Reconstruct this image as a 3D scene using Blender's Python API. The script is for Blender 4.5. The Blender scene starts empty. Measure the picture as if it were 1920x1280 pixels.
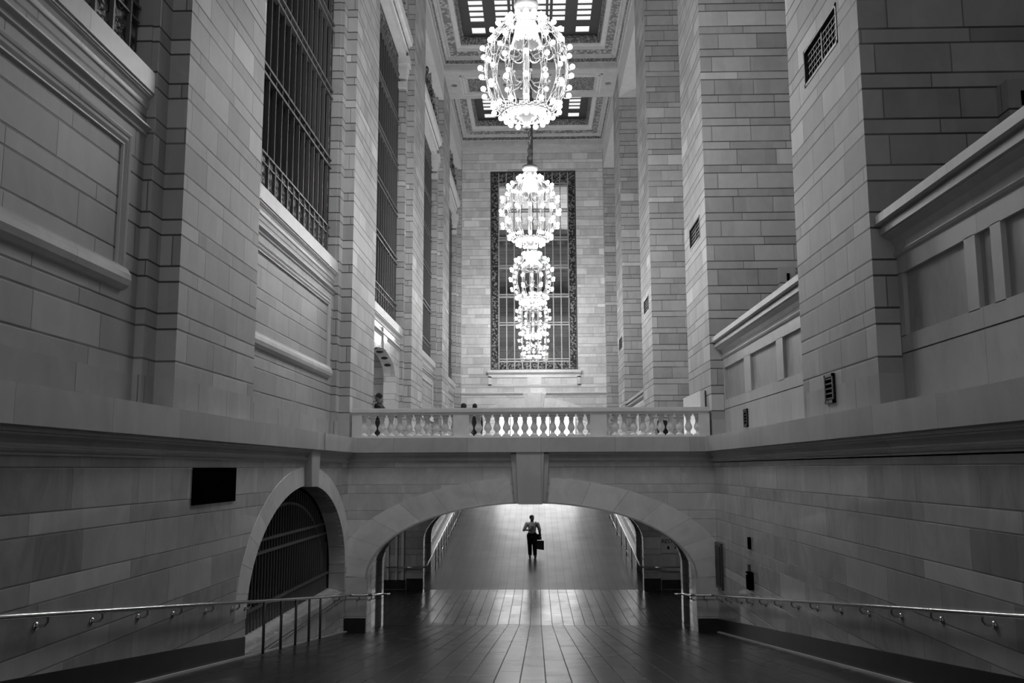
import bpy, math, random
from mathutils import Matrix, Vector
SC = bpy.context.scene
COL = SC.collection
PI = math.pi
# ------------------------------------------------------------------ camera
F_PX = 1700.0; VX, VY = 1007.0, 877.0; ROLL = math.radians(0.2)
def camera():
    dx, dy = VX - 960, -(VY - 640)
    c, s = math.cos(-ROLL), math.sin(-ROLL)
    ux, uy = c*dx - s*dy, s*dx + c*dy
    pitch = math.atan2(-uy, F_PX); yaw = math.atan2(ux, F_PX/math.cos(pitch))
    F = Vector((-math.sin(yaw)*math.cos(pitch), math.cos(yaw)*math.cos(pitch), math.sin(pitch)))
    R0 = Vector((math.cos(yaw), math.sin(yaw), 0)); U0 = R0.cross(F)
    cr, sr = math.cos(-ROLL), math.sin(-ROLL)
    R = R0*cr + U0*sr; U = -R0*sr + U0*cr
    cd = bpy.data.cameras.new('camera'); co = bpy.data.objects.new('camera', cd); COL.objects.link(co)
    cd.sensor_width = 36; cd.lens = F_PX/1920*36; cd.clip_start = .05; cd.clip_end = 300
    m = Matrix((R, U, -F)).transposed().to_4x4(); m.translation = Vector((.18, 0, 4.58))
    co.matrix_world = m
    SC.camera = co
camera()
# ------------------------------------------------------------------ world, exposure
w = bpy.data.worlds.new('world'); SC.world = w; w.use_nodes = True
w.node_tree.nodes['Background'].inputs[0].default_value = (1, 1, 1, 1)
w.node_tree.nodes['Background'].inputs[1].default_value = .46
SC.view_settings.view_transform = 'Standard'; SC.view_settings.look = 'None'
SC.view_settings.exposure = 0.0; SC.view_settings.gamma = 1.0; SC.view_settings.use_curve_mapping = False
SC.cycles.use_denoising = True
SC.cycles.max_bounces = 8; SC.cycles.diffuse_bounces = 6; SC.cycles.glossy_bounces = 3
SC.cycles.transparent_max_bounces = 8
SC.cycles.sample_clamp_indirect = 3.0
SC.cycles.caustics_reflective = False; SC.cycles.caustics_refractive = False
BULB = 94.0       # radiance of a chandelier bulb
# ------------------------------------------------------------------ materials
class NT:
    def __init__(s, name):
        s.m = bpy.data.materials.new(name); s.m.use_nodes = True
        s.t = s.m.node_tree; s.b = s.t.nodes['Principled BSDF']; s.out = s.t.nodes['Material Output']
    def n(s, typ, **kw):
        o = s.t.nodes.new(typ)
        for k, v in kw.items(): setattr(o, k, v)
        return o
    def put(s, sock, v):
        if isinstance(v, bpy.types.NodeSocket): s.t.links.new(v, sock)
        else: sock.default_value = v
    def math(s, op, a, b=0.0, c=0.0):
        o = s.n('ShaderNodeMath', operation=op)
        s.put(o.inputs[0], a); s.put(o.inputs[1], b); s.put(o.inputs[2], c)
        return o.outputs[0]
    def comb(s, x, y, z):
        o = s.n('ShaderNodeCombineXYZ'); s.put(o.inputs[0], x); s.put(o.inputs[1], y); s.put(o.inputs[2], z); return o.outputs[0]
    def white(s, v):
        o = s.n('ShaderNodeTexWhiteNoise', noise_dimensions='3D'); s.put(o.inputs['Vector'], v); return o.outputs['Value']
    def noise(s, v, scale, detail=4, rough=.5, dist=0.0):
        o = s.n('ShaderNodeTexNoise'); s.put(o.inputs['Vector'], v)
        o.inputs['Scale'].default_value = scale; o.inputs['Detail'].default_value = detail
        o.inputs['Roughness'].default_value = rough; o.inputs['Distortion'].default_value = dist
        return o.outputs[0]
    def ramp(s, v, a, b, lo=0.0, hi=1.0):
        o = s.n('ShaderNodeMapRange', interpolation_type='SMOOTHSTEP'); s.put(o.inputs[0], v)
        for i, x in enumerate((a, b, lo, hi)): s.put(o.inputs[i+1], x)
        return o.outputs[0]
    def grey(s, v):
        o = s.n('ShaderNodeCombineColor')
        for i in range(3): s.put(o.inputs[i], v)
        return o.outputs[0]
    def bump(s, h, strength=.5, dist=.02):
        o = s.n('ShaderNodeBump'); o.inputs['Strength'].default_value = strength; o.inputs['Distance'].default_value = dist
        s.put(o.inputs['Height'], h); s.put(s.b.inputs['Normal'], o.outputs[0])
    def sep(s, v):
        o = s.n('ShaderNodeSeparateXYZ'); s.put(o.inputs[0], v); return o.outputs
    def geo(s):
        g = s.n('ShaderNodeNewGeometry'); return g.outputs['Position'], g.outputs['True Normal']

def stone(name, base=.5, amp=.28, z0=.09, joint=.82, w=.018, rough=.5, cut=6.03, LA=1.05, LB=1.5, per=.66, coursed=True, vein=.22, spec=.5):
    T = NT(name); pos, nor = T.geo(); x, y, z = T.sep(pos); nx, ny, nz = T.sep(nor)
    ax = T.math('GREATER_THAN', T.math('ABSOLUTE', nx), .5)
    u = T.math('ADD', T.math('MULTIPLY', y, ax), T.math('MULTIPLY', x, T.math('SUBTRACT', 1.0, ax)))
    if coursed:
        tz = T.math('DIVIDE', T.math('SUBTRACT', z, z0), per)
        ci = T.math('FLOOR', tz); f = T.math('FRACT', tz)
        tall = T.math('LESS_THAN', f, .667)
        notall = T.math('SUBTRACT', 1.0, tall)
        lo = T.math('MULTIPLY', notall, .667)
        hi = T.math('ADD', .667, T.math('MULTIPLY', notall, .333))
        dh = T.math('MULTIPLY', T.math('MINIMUM', T.math('SUBTRACT', f, lo), T.math('SUBTRACT', hi, f)), per)
        cid = T.math('ADD', T.math('MULTIPLY', ci, 2.0), tall)
        L = T.math('ADD', T.math('MULTIPLY', tall, LA - LB), LB)
        if cut:
            low = T.math('LESS_THAN', z, cut)
            dh = T.math('ADD', T.math('MULTIPLY', low, T.math('SUBTRACT', cut, z)), T.math('MULTIPLY', T.math('SUBTRACT', 1.0, low), dh))
            cid = T.math('MULTIPLY', cid, T.math('SUBTRACT', 1.0, low))
            L = T.math('ADD', L, T.math('MULTIPLY', low, .15))
    else:
        dh = 1.0; cid = T.math('FLOOR', T.math('MULTIPLY', z, .01)); L = 1.9
    off = T.math('MULTIPLY', T.white(T.comb(cid, ax, 3.0)), L)
    tu = T.math('DIVIDE', T.math('ADD', T.math('ADD', u, off), 50.0), L)
    bi = T.math('FLOOR', tu); fu = T.math('FRACT', tu)
    du = T.math('MULTIPLY', T.math('MINIMUM', fu, T.math('SUBTRACT', 1.0, fu)), L)
    jh = T.ramp(dh, w*.45, w*1.1, 1.0, 0.0); jv = T.ramp(du, w*.25, w*.7, .75, 0.0)
    up = T.math('LESS_THAN', T.math('ABSOLUTE', nz), .5)
    J = T.math('MULTIPLY', T.math('MAXIMUM', jh, jv), up)
    # joint strength wanders, so some joints nearly vanish
    jn = T.noise(pos, .6, 2)
    J = T.math('MULTIPLY', J, T.ramp(jn, .25, .55, .6, 1.0))
    rnd = T.white(T.comb(cid, bi, ax)); rnd2 = T.white(T.comb(cid, bi, T.math('ADD', ax, 7.0)))
    sub = T.white(T.comb(cid, T.math('FLOOR', T.math('MULTIPLY', tu, 2.7)), 11.0))
    odd = T.math('GREATER_THAN', rnd2, .93)
    p2 = T.n('ShaderNodeVectorMath', operation='ADD'); T.put(p2.inputs[0], pos); T.put(p2.inputs[1], T.comb(T.math('MULTIPLY', rnd, 9.0), T.math('MULTIPLY', rnd2, 9.0), 0.0))
    st = T.n('ShaderNodeVectorMath', operation='MULTIPLY'); T.put(st.inputs[0], p2.outputs[0]); st.inputs[1].default_value = (1, 1, .6)
    n1 = T.noise(st.outputs[0], 1.7, 6, .6, 1.5); n2 = T.noise(pos, .35, 3)
    v = T.math('ADD', 1.0, T.math('MULTIPLY', T.math('SUBTRACT', rnd, .5), amp))
    v = T.math('ADD', v, T.math('MULTIPLY', T.math('SUBTRACT', sub, .5), amp*.35))
    v = T.math('ADD', v, T.math('MULTIPLY', odd, amp*.8))
    v = T.math('ADD', v, T.math('MULTIPLY', T.math('SUBTRACT', n1, .5), vein*2))
    v = T.math('ADD', v, T.math('MULTIPLY', T.math('SUBTRACT', n2, .5), .25))
    v = T.math('MULTIPLY', v, T.math('SUBTRACT', 1.0, T.math('MULTIPLY', J, joint)))
    T.put(T.b.inputs['Base Color'], T.grey(T.math('MULTIPLY', v, base)))
    T.put(T.b.inputs['Roughness'], T.math('ADD', rough, T.math('MULTIPLY', n1, min(.12, rough)))); T.b.inputs['Specular IOR Level'].default_value = spec
    T.bump(T.math('SUBTRACT', T.math('MULTIPLY', n1, .06), J), .35, .012)
    return T.m
def plain(name, c, rough=.5, metal=0.0, bump=0.0, bscale=30.0, var=.12):
    T = NT(name); pos, nor = T.geo(); n = T.noise(pos, 3.0, 4)
    T.put(T.b.inputs['Base Color'], T.grey(T.math('MULTIPLY', T.math('ADD', 1.0, T.math('MULTIPLY', T.math('SUBTRACT', n, .5), var*2)), c)))
    T.b.inputs['Roughness'].default_value = rough; T.b.inputs['Metallic'].default_value = metal
    if bump: T.bump(T.noise(pos, bscale, 3), bump, .02)
    return T.m
def carved(name, c, scale, strength=1.0, dark=.35, rough=.45, metal=0.0):
    T = NT(name); pos, nor = T.geo()
    v = T.n('ShaderNodeTexVoronoi', feature='SMOOTH_F1'); T.put(v.inputs['Vector'], pos); v.inputs['Scale'].default_value = scale
    nn = T.noise(pos, scale*1.3, 3, .6, 1.2)
    h = T.math('ADD', v.outputs['Distance'], T.math('MULTIPLY', nn, .6))
    k = T.ramp(h, .45, .85, 1.0, dark)
    T.put(T.b.inputs['Base Color'], T.grey(T.math('MULTIPLY', k, c)))
    T.b.inputs['Roughness'].default_value = rough; T.b.inputs['Metallic'].default_value = metal
    T.bump(T.math('SUBTRACT', 1.0, h), strength, .06)
    return T.m
def emit(name, c, strength):
    T = NT(name); T.b.inputs['Base Color'].default_value = (c, c, c, 1)
    T.b.inputs['Emission Color'].default_value = (1, 1, 1, 1); T.b.inputs['Emission Strength'].default_value = strength
    return T.m
MAT = {}
MAT['pier'] = stone('pier_marble', .46, amp=.34, spec=.22)
MAT['bay'] = stone('bay_marble', .42, amp=.24, LA=1.5, LB=1.9, rough=.45, spec=.25)
MAT['lower'] = stone('polished_marble', .50, amp=.42, z0=.20, cut=0, joint=.5, w=.011, rough=.05, LA=1.6, LB=2.2, vein=.35)
MAT['bay_polished'] = stone('polished_bay_marble', .60, amp=.2, LA=1.5, LB=1.9, rough=.14, joint=.4)
MAT['bridge'] = stone('bridge_marble', .70, amp=.24, z0=.20, cut=0, joint=.4, w=.011, rough=.2, LA=1.7, LB=2.2, vein=.3)
MAT['end'] = stone('end_wall_marble', .74, amp=.32, joint=.5, rough=.4, spec=.3)
MAT['panel'] = stone('stained_panel_marble', .40, amp=.1, coursed=False, joint=.4, w=.01, rough=.4, vein=.5)
MAT['trim'] = stone('trim_marble', .54, amp=.16, coursed=False, joint=.6, w=.010, rough=.35, spec=.35)
MAT['light_trim'] = plain('pale_marble', .8, .25, var=.15)
T = NT('voussoir_marble'); pos, nor = T.geo(); gi = T.n('ShaderNodeNewGeometry').outputs['Random Per Island']; n1 = T.noise(pos, 1.8, 6, .6, 1.2)
T.put(T.b.inputs['Base Color'], T.grey(T.math('MULTIPLY', T.math('ADD', .82, T.math('ADD', T.math('MULTIPLY', gi, .22), T.math('MULTIPLY', T.math('SUBTRACT', n1, .5), .4))), .93)))
T.b.inputs['Roughness'].default_value = .2; MAT['ring'] = T.m
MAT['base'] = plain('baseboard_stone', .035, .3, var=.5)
MAT['iron'] = plain('dark_iron', .10, .35, .6)
MAT['iron_light'] = plain('worn_iron_bar', .14, .5, .2)
MAT['iron_pale'] = plain('pale_window_bars', .45, .5, .1)
MAT['iron_carved'] = carved('cast_iron_scrollwork', .34, 9, 1.0, .06, .45, .2)
MAT['base'].node_tree.nodes['Principled BSDF'].inputs['Specular IOR Level'].default_value = .22
MAT['steel'] = plain('polished_rail_steel', .6, .16, 1.0, var=.02)
MAT['black'] = plain('black_recess', .003, 1.0); MAT['black'].node_tree.nodes['Principled BSDF'].inputs['Specular IOR Level'].default_value = 0
MAT['darkpanel'] = plain('dark_louvre', .03, .5)
MAT['plaster'] = plain('ceiling_plaster', .62, .6, var=.2)
MAT['plaster_light'] = plain('ceiling_plaster_pale', .78, .6)
MAT['carved'] = carved('carved_plaster', .60, 5.5, 1.0, .35)
MAT['carved_fine'] = carved('carved_plaster_fine', .5, 12, 1.0, .3)
MAT['crest'] = carved('carved_crest_stone', .42, 7, 1.0, .12)
MAT['glass_dark'] = None
T = NT('night_window_glass'); T.b.inputs['Specular IOR Level'].default_value = .22; T.b.inputs['Base Color'].default_value = (.008,)*3+(1,); T.b.inputs['Roughness'].default_value = .12
pos, nor = T.geo(); T.bump(T.noise(pos, 1.2, 1), .1, .02); MAT['glass_dark'] = T.m
T = NT('clear_window_glass'); tr = T.n('ShaderNodeBsdfTransparent'); gl = T.n('ShaderNodeBsdfGlossy'); gl.inputs['Roughness'].default_value = .04
tr.inputs[0].default_value = (.82,)*3+(1,); mx = T.n('ShaderNodeMixShader'); mx.inputs[0].default_value = .16
T.t.links.new(tr.outputs[0], mx.inputs[1]); T.t.links.new(gl.outputs[0], mx.inputs[2]); T.t.links.new(mx.outputs[0], T.out.inputs[0]); MAT['glass'] = T.m
MAT['skylight'] = emit('backlit_skylight_glass', .8, .72)
MAT['bulb'] = emit('lit_bulb', .9, BULB)
MAT['brass'] = plain('chandelier_gilt_metal', .16, .35, .3, .4, 60)
MAT['crystal'] = plain('chandelier_crystal', .45, .1, 0, .8, 40)
MAT['dark_metal'] = plain('dark_chain_metal', .12, .4, .6)
def floor_mat(name='dark_polished_floor', jk=.85, sk=.25, r0=.17, spec=.30):
    T = NT(name); pos, nor = T.geo(); x, y, z = T.sep(pos)
    tx = T.math('DIVIDE', T.math('ADD', x, 40.03), .325); ix = T.math('FLOOR', tx); fx = T.math('FRACT', tx)
    dx = T.math('MULTIPLY', T.math('MINIMUM', fx, T.math('SUBTRACT', 1.0, fx)), .325)
    ty = T.math('DIVIDE', T.math('ADD', T.math('ADD', y, 40.0), T.math('MULTIPLY', T.white(T.comb(ix, 1.0, 1.0)), 3.0)), 1.9); iy = T.math('FLOOR', ty); fy = T.math('FRACT', ty)
    dy = T.math('MULTIPLY', T.math('MINIMUM', fy, T.math('SUBTRACT', 1.0, fy)), 1.9)
    J = T.math('MAXIMUM', T.ramp(dx, .004, .011, 1, 0), T.ramp(dy, .004, .014, .6, 0))
    r1 = T.white(T.comb(ix, iy, 0.0))
    n = T.noise(pos, 2.2, 6, .65, .6)
    st = T.n('ShaderNodeVectorMath', operation='MULTIPLY'); T.put(st.inputs[0], pos); st.inputs[1].default_value = (.5, 9, 9)
    streak = T.noise(st.outputs[0], 1.6, 4, .6)
    c = T.math('MULTIPLY', T.math('ADD', .7, T.math('ADD', T.math('MULTIPLY', r1, .4*jk), T.math('MULTIPLY', n, .35*jk))), .028)
    c = T.math('MULTIPLY', c, T.math('SUBTRACT', 1.0, T.math('MULTIPLY', J, jk)))
    T.b.inputs['Specular IOR Level'].default_value = spec
    T.put(T.b.inputs['Base Color'], T.grey(c))
    n3 = T.noise(pos, .9, 2, .5)
    T.put(T.b.inputs['Roughness'], T.math('ADD', T.math('ADD', r0, T.math('MULTIPLY', n3, .14)), T.math('ADD', T.math('MULTIPLY', r1, .03), T.math('MULTIPLY', J, .4*jk))))
    T.bump(T.math('MULTIPLY', streak, .5), sk, .003)
    return T.m
MAT['floor'] = floor_mat(); MAT['ramp'] = floor_mat('ribbed_ramp_floor', .3, .12, .24, .55)
# ------------------------------------------------------------------ mesh tools
class MB:
    def __init__(s): s.v = []; s.f = []
    def add(s, vs, fs):
        o = len(s.v); s.v += [tuple(v) for v in vs]; s.f += [tuple(i+o for i in f) for f in fs]; return s
    def box(s, x0, x1, y0, y1, z0, z1):
        x0, x1 = min(x0, x1), max(x0, x1); y0, y1 = min(y0, y1), max(y0, y1); z0, z1 = min(z0, z1), max(z0, z1)
        return s.add([(x0,y0,z0),(x1,y0,z0),(x1,y1,z0),(x0,y1,z0),(x0,y0,z1),(x1,y0,z1),(x1,y1,z1),(x0,y1,z1)],
                     [(0,3,2,1),(4,5,6,7),(0,1,5,4),(1,2,6,5),(2,3,7,6),(3,0,4,7)])
    def hexa(s, p): # 8 points, bottom loop then top loop
        return s.add(p, [(0,3,2,1),(4,5,6,7),(0,1,5,4),(1,2,6,5),(2,3,7,6),(3,0,4,7)])
    def prism(s, poly, fn, a, b): # poly 2d points, fn(u,v,w)->xyz, extruded from w=a to w=b
        n = len(poly)
        vs = [fn(u, v, a) for u, v in poly] + [fn(u, v, b) for u, v in poly]
        fs = [tuple(range(n))[::-1], tuple(range(n, 2*n))] + [(i, (i+1) % n, n+(i+1) % n, n+i) for i in range(n)]
        return s.add(vs, fs)
    def tube(s, path, r, n=8, closed=False):
        P = [Vector(p) for p in path]; R = r if isinstance(r, (list, tuple)) else [r]*len(P)
        rings = []; up = Vector((0, 0, 1)); N = len(P); prev = None
        for i, p in enumerate(P):
            if closed: d = P[(i+1) % N] - P[i-1]
            else: d = P[min(i+1, N-1)] - P[max(i-1, 0)]
            d.normalize()
            a = prev if prev is not None else (up if abs(d.z) < .9 else Vector((1, 0, 0)))
            s1 = a - d*a.dot(d)
            if s1.length < 1e-4: s1 = Vector((1, 0, 0)) - d*d.x
            s1.normalize(); prev = s1; s2 = d.cross(s1)
            rings.append([p + (s1*math.cos(2*PI*k/n) + s2*math.sin(2*PI*k/n))*R[i] for k in range(n)])
        vs = [q for ring in rings for q in ring]; fs = []
        M = N if closed else N-1
        for i in range(M):
            j = (i+1) % N
            for k in range(n): fs.append((i*n+k, i*n+(k+1) % n, j*n+(k+1) % n, j*n+k))
        if not closed: fs += [tuple(range(n))[::-1], tuple(range((N-1)*n, N*n))]
        return s.add(vs, fs)
    def lathe(s, prof, c=(0, 0, 0), n=16, close=True): # prof (r,z)
        vs = []; fs = []
        for r, z in prof:
            vs += [(c[0]+r*math.cos(2*PI*k/n), c[1]+r*math.sin(2*PI*k/n), c[2]+z) for k in range(n)]
        m = len(prof)
        for i in range(m-1):
            for k in range(n): fs.append((i*n+k, i*n+(k+1) % n, (i+1)*n+(k+1) % n, (i+1)*n+k))
        if close: fs += [tuple(range(n))[::-1], tuple(range((m-1)*n, m*n))]
        return s.add(vs, fs)
    def ball(s, c, r, n=8, m=6, sc=(1, 1, 1)):
        prof = [(max(r*math.sin(PI*i/m), 1e-4), -r*math.cos(PI*i/m)) for i in range(m+1)]
        o = MB().lathe(prof, (0, 0, 0), n)
        return s.add([(c[0]+x*sc[0], c[1]+y*sc[1], c[2]+z*sc[2]) for x, y, z in o.v], o.f)
    def build(s, name, mat, parent=None, smooth=False, loc=None, auto=None):
        me = bpy.data.meshes.new(name); L = Vector((0, 0, 0))
        if parent is not None: L = WL[parent.name]
        elif loc is not None: L = Vector(loc)
        me.from_pydata([(x-L.x, y-L.y, z-L.z) for x, y, z in s.v], [], s.f); me.validate(); me.update()
        if isinstance(mat, str): mat = MAT[mat]
        me.materials.append(mat)
        if smooth: me.polygons.foreach_set('use_smooth', [True]*len(me.polygons))
        o = bpy.data.objects.new(name, me); COL.objects.link(o)
        if parent is not None: o.parent = parent
        elif loc is not None: o.location = L
        WL[o.name] = Vector(L)
        return o
WL = {}
def empty(name, loc, label, cat, group=None):
    o = bpy.data.objects.new(name, None); COL.objects.link(o); o.location = loc; o.empty_display_size = .2
    o['label'] = label; o['category'] = cat
    if group: o['group'] = group
    WL[o.name] = Vector(loc); return o
def tag(o, label, cat, group=None):
    o['label'] = label; o['category'] = cat
    if group: o['group'] = group
    return o
def struct(name, mb, mat, label=None, cat=None, smooth=False):
    o = mb.build(name, mat, smooth=smooth); o['kind'] = 'structure'
    if label: o['label'] = label
    if cat: o['category'] = cat
    return o
def copy_tree(src, off, label=None):
    r = src.copy(); COL.objects.link(r); r.location = Vector(src.location) + Vector(off); WL[r.name] = Vector(r.location)
    if label: r['label'] = label
    def kids(a, b):
        for ch in list(a.children):
            c = ch.copy(); COL.objects.link(c); c.parent = b; kids(ch, c)
    kids(src, r); return r
def XZ(y): return lambda u, v, w: (u, w, v)        # u=x, v=z, w=y
def YZf(u, v, w): return (w, u, v)                 # u=y, v=z, w=x
def XZf(u, v, w): return (u, w, v)
def ell(uc, a, zs, b, u):
    t = 1 - ((u-uc)/a)**2
    return zs + b*math.sqrt(max(t, 0))
def arch_wall(mb, fn, w0, w1, u0, u1, zb, zt, uc, a, zs, b, n=40, zfloor=None):
    """wall u0..u1, bottom zb(u), top zt; elliptical arched opening; optional solid below zfloor."""
    zbf = zb if callable(zb) else (lambda u: zb)
    def col(ua, ub, za0, zb0, za1, zb1):
        p = [(ua, za0), (ub, zb0), (ub, zb1), (ua, za1)]
        mb.prism(p, fn, w0, w1)
    if u0 < uc-a: col(u0, uc-a, zbf(u0), zbf(uc-a), zt, zt)
    if u1 > uc+a: col(uc+a, u1, zbf(uc+a), zbf(u1), zt, zt)
    us = [uc - a*math.cos(PI*i/n) for i in range(n+1)]
    us = [min(max(u, u0), u1) for u in us]
    for ua, ub in zip(us[:-1], us[1:]):
        if ub-ua < 1e-6: continue
        col(ua, ub, ell(uc, a, zs, b, ua), ell(uc, a, zs, b, ub), zt, zt)
        if zfloor is not None: col(ua, ub, zbf(ua), zbf(ub), zfloor, zfloor)
def ring(mb, fn, w0, w1, uc, a, b, zs, A, B, zS, n, umin=-1e9, umax=1e9, zlow=None, gap=.016, skip=None):
    for i in range(n):
        t0 = PI*i/n; t1 = PI*(i+1)/n
        if skip and skip(i): continue
        pts_in = []; pts_out = []
        for k in range(5):
            t = t0 + (t1-t0)*k/4
            g = (gap/a if k == 0 else (-gap/a if k == 4 else 0))*.5
            t += g
            pts_in.append((uc - a*math.cos(t), zs + b*math.sin(t)))
            pts_out.append((uc - A*math.cos(t), zS + B*math.sin(t)))
        poly = pts_in + pts_out[::-1]
        poly = [(min(max(u, umin), umax), v) for u, v in poly]
        mb.prism(poly, fn, w0, w1)
    if zlow is not None:
        for sgn in (-1, 1):
            ui = uc + sgn*a; uo = min(max(uc + sgn*A, umin), umax)
            lo = zlow(ui)
            mb.prism([(ui, lo), (uo, zlow(uo)), (uo, zS), (ui, zs)], fn, w0, w1)
def frame_sweep(mb, x0, x1, y0, y1, prof):
    """nested rectangular mouldings: prof [(inset,z)...]"""
    for (i0, z0), (i1, z1) in zip(prof[:-1], prof[1:]):
        a = [(x0+i0, y0+i0, z0), (x1-i0, y0+i0, z0), (x1-i0, y1-i0, z0), (x0+i0, y1-i0, z0)]
        b = [(x0+i1, y0+i1, z1), (x1-i1, y0+i1, z1), (x1-i1, y1-i1, z1), (x0+i1, y1-i1, z1)]
        mb.add(a+b, [(k, (k+1) % 4, 4+(k+1) % 4, 4+k) for k in range(4)])
def rect_mould(mb, X, sgn, y0, y1, z0, z1, prof):
    """rectangular moulding frame on a wall plane X; prof [(inset, proj)]; sgn direction of projection"""
    for (i0, p0), (i1, p1) in zip(prof[:-1], prof[1:]):
        a = [(X+sgn*p0, y0+i0, z0+i0), (X+sgn*p0, y1-i0, z0+i0), (X+sgn*p0, y1-i0, z1-i0), (X+sgn*p0, y0+i0, z1-i0)]
        b = [(X+sgn*p1, y0+i1, z0+i1), (X+sgn*p1, y1-i1, z0+i1), (X+sgn*p1, y1-i1, z1-i1), (X+sgn*p1, y0+i1, z1-i1)]
        mb.add(a+b, [(k, (k+1) % 4, 4+(k+1) % 4, 4+k) for k in range(4)])
def mould(mb, fn, u0, u1, prof, back):
    """horizontal moulding running u0..u1; prof [(w,z)] outline, closed at w=back"""
    poly = [(back, prof[0][1])] + list(prof) + [(back, prof[-1][1])]
    n = len(poly)
    vs = [fn(u0, z, w_) for w_, z in poly] + [fn(u1, z, w_) for w_, z in poly]
    mb.add(vs, [tuple(range(n))[::-1], tuple(range(n, 2*n))] + [(i, (i+1) % n, n+(i+1) % n, n+i) for i in range(n)])
def rampz(y):
    if y < 27.6: return .1226*(27.6-y)
    if y < 35.46: return 0.0
    return .125*(y-35.46)
W = 4.72; P0, PP, PW = 12.1, 11.55, 3.42          # pier start, pitch, width
def pier_y(k): return P0 + PP*k
def bay_y(k): return pier_y(k-1)+PW, pier_y(k)    # bay k lies before pier k
ZB = 5.36; ZS = 24.35; ZC = 25.8; YE = 58.9
# ================================================================== structure
# floors
fl = MB()
ys = [-5, 5, 15, 27.6]
for a, b in zip(ys[:-1], ys[1:]): fl.add([(-W-.2, a, rampz(a)), (W+.2, a, rampz(a)), (W+.2, b, rampz(b)), (-W-.2, b, rampz(b))], [(0, 1, 2, 3)])
fl.add([(-9, 27.6, 0), (9, 27.6, 0), (9, 35.46, 0), (-9, 35.46, 0)], [(0, 1, 2, 3)])
fl.add([(-W-.2, YE, rampz(YE)), (W+.2, YE, rampz(YE)), (W+.2, 63, rampz(YE)+.05), (-W-.2, 63, rampz(YE)+.05)], [(0, 1, 2, 3)])
struct('floor', fl, 'floor')
fl = MB().add([(-W-.2, 35.46, 0), (W+.2, 35.46, 0), (W+.2, YE, rampz(YE)), (-W-.2, YE, rampz(YE))], [(0, 1, 2, 3)]); struct('floor', fl, 'ramp')
dk = MB(); dk.box(-12, 12, 23.7, 38.6, 4.5, 5.0); dk.box(-12, -W, 38.6, YE, 4.7, 5.0); dk.box(W, 12, 38.6, YE, 4.7, 5.0)
dk.box(W, 12, -5, 23.7, 4.7, 5.0); dk.box(-8, -5.1, -5, 15.0, 4.7, 5.0)
struct('floor', dk, 'trim')
# lower trench walls
lw = MB(); arch_wall(lw, YZf, -W, -5.12, -5, 23.66, lambda u: rampz(u)-.3, 4.98, 19.5, 3.95, 2.1, 2.13, 48)
struct('wall_left', lw, 'lower')
lw = MB(); lw.prism([(-5, rampz(-5)-.3), (23.66, rampz(23.66)-.3), (23.66, 4.98), (-5, 4.98)], YZf, W, 5.12); struct('wall_right', lw, 'lower')
for s, nm in ((-1, 'wall_left'), (1, 'wall_right')):
    lw = MB(); lw.prism([(38.6, -.3), (YE, -.3), (YE, 5.0), (38.6, 5.0)], YZf, s*W, s*5.2); struct(nm, lw, 'lower')
# baseboards follow the ramp
for s, nm in ((-1, 'baseboard_left'), (1, 'baseboard_right')):
    mb = MB()
    for a, b in (((-5, 15.5), (23.47, 23.66)) if s < 0 else ((-5, 23.66),)):
        mb.prism([(a, rampz(a)-.05), (b, rampz(b)-.05), (b, rampz(b)+.33), (a, rampz(a)+.33)], YZf, s*W, s*(W-.025))
    mb.prism([(38.6, rampz(38.6)-.05), (YE, rampz(YE)-.05), (YE, rampz(YE)+.33), (38.6, rampz(38.6)+.33)], YZf, s*W, s*(W-.03))
    struct(nm, mb, 'base')
    cb = MB()
    for a, b in ((-5, 23.5),):
        cb.prism([(a, rampz(a)-.02), (b, rampz(b)-.02), (b, rampz(b)+.03), (a, rampz(a)+.03)], YZf, s*(W-.02), s*(W-.085))
    struct('trim_1', cb, 'trim')
    cb = MB().prism([(38.7, rampz(38.7)-.02), (YE, rampz(YE)-.02), (YE, rampz(YE)+.12), (38.7, rampz(38.7)+.12)], YZf, s*(W-.02), s*(W-.26)); struct('trim_1', cb, 'light_trim')
# ledge band and cornice along the trench walls
CORN = [(0, 4.72), (.03, 4.72), (.03, 4.745), (.06, 4.755), (.075, 4.78), (.055, 4.80), (.02, 4.81), (.02, 4.83), (.05, 4.87), (.10, 4.91), (.10, 4.93), (.14, 4.935), (.14, 4.972), (.24, 4.985), (.24, ZB), (0, ZB)]
for s, nm in ((-1, 'trim_2'), (1, 'trim_2')):
    mb = MB()
    if s < 0:
        segs = [(-5, 19.16, 0), (19.16, 19.98, 1), (19.98, 23.66, 0)]
    else: segs = [(-5, 23.66, 0)]
    for a, b, k in segs:
        if k: mould(mb, YZf, a, b, [(s*(W-.02), 4.9), (s*(W-.22), 4.985), (s*(W-.22), ZB)], s*(W+.2)); continue
        mould(mb, YZf, a, b, [(s*(W-p), z) for p, z in CORN], s*(W+.35))
    struct(nm, mb, 'trim')
mb = MB()
for a, b in ((-W+.0, -.49), (.49, W)):
    mould(mb, XZf, a, b, [(23.66-p, z) for p, z in CORN], 23.9)
mould(mb, XZf, -.49, .49, [(23.64, 4.95), (23.44, 4.985), (23.44, ZB)], 23.9)
struct('trim_2', mb, 'trim')
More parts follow.
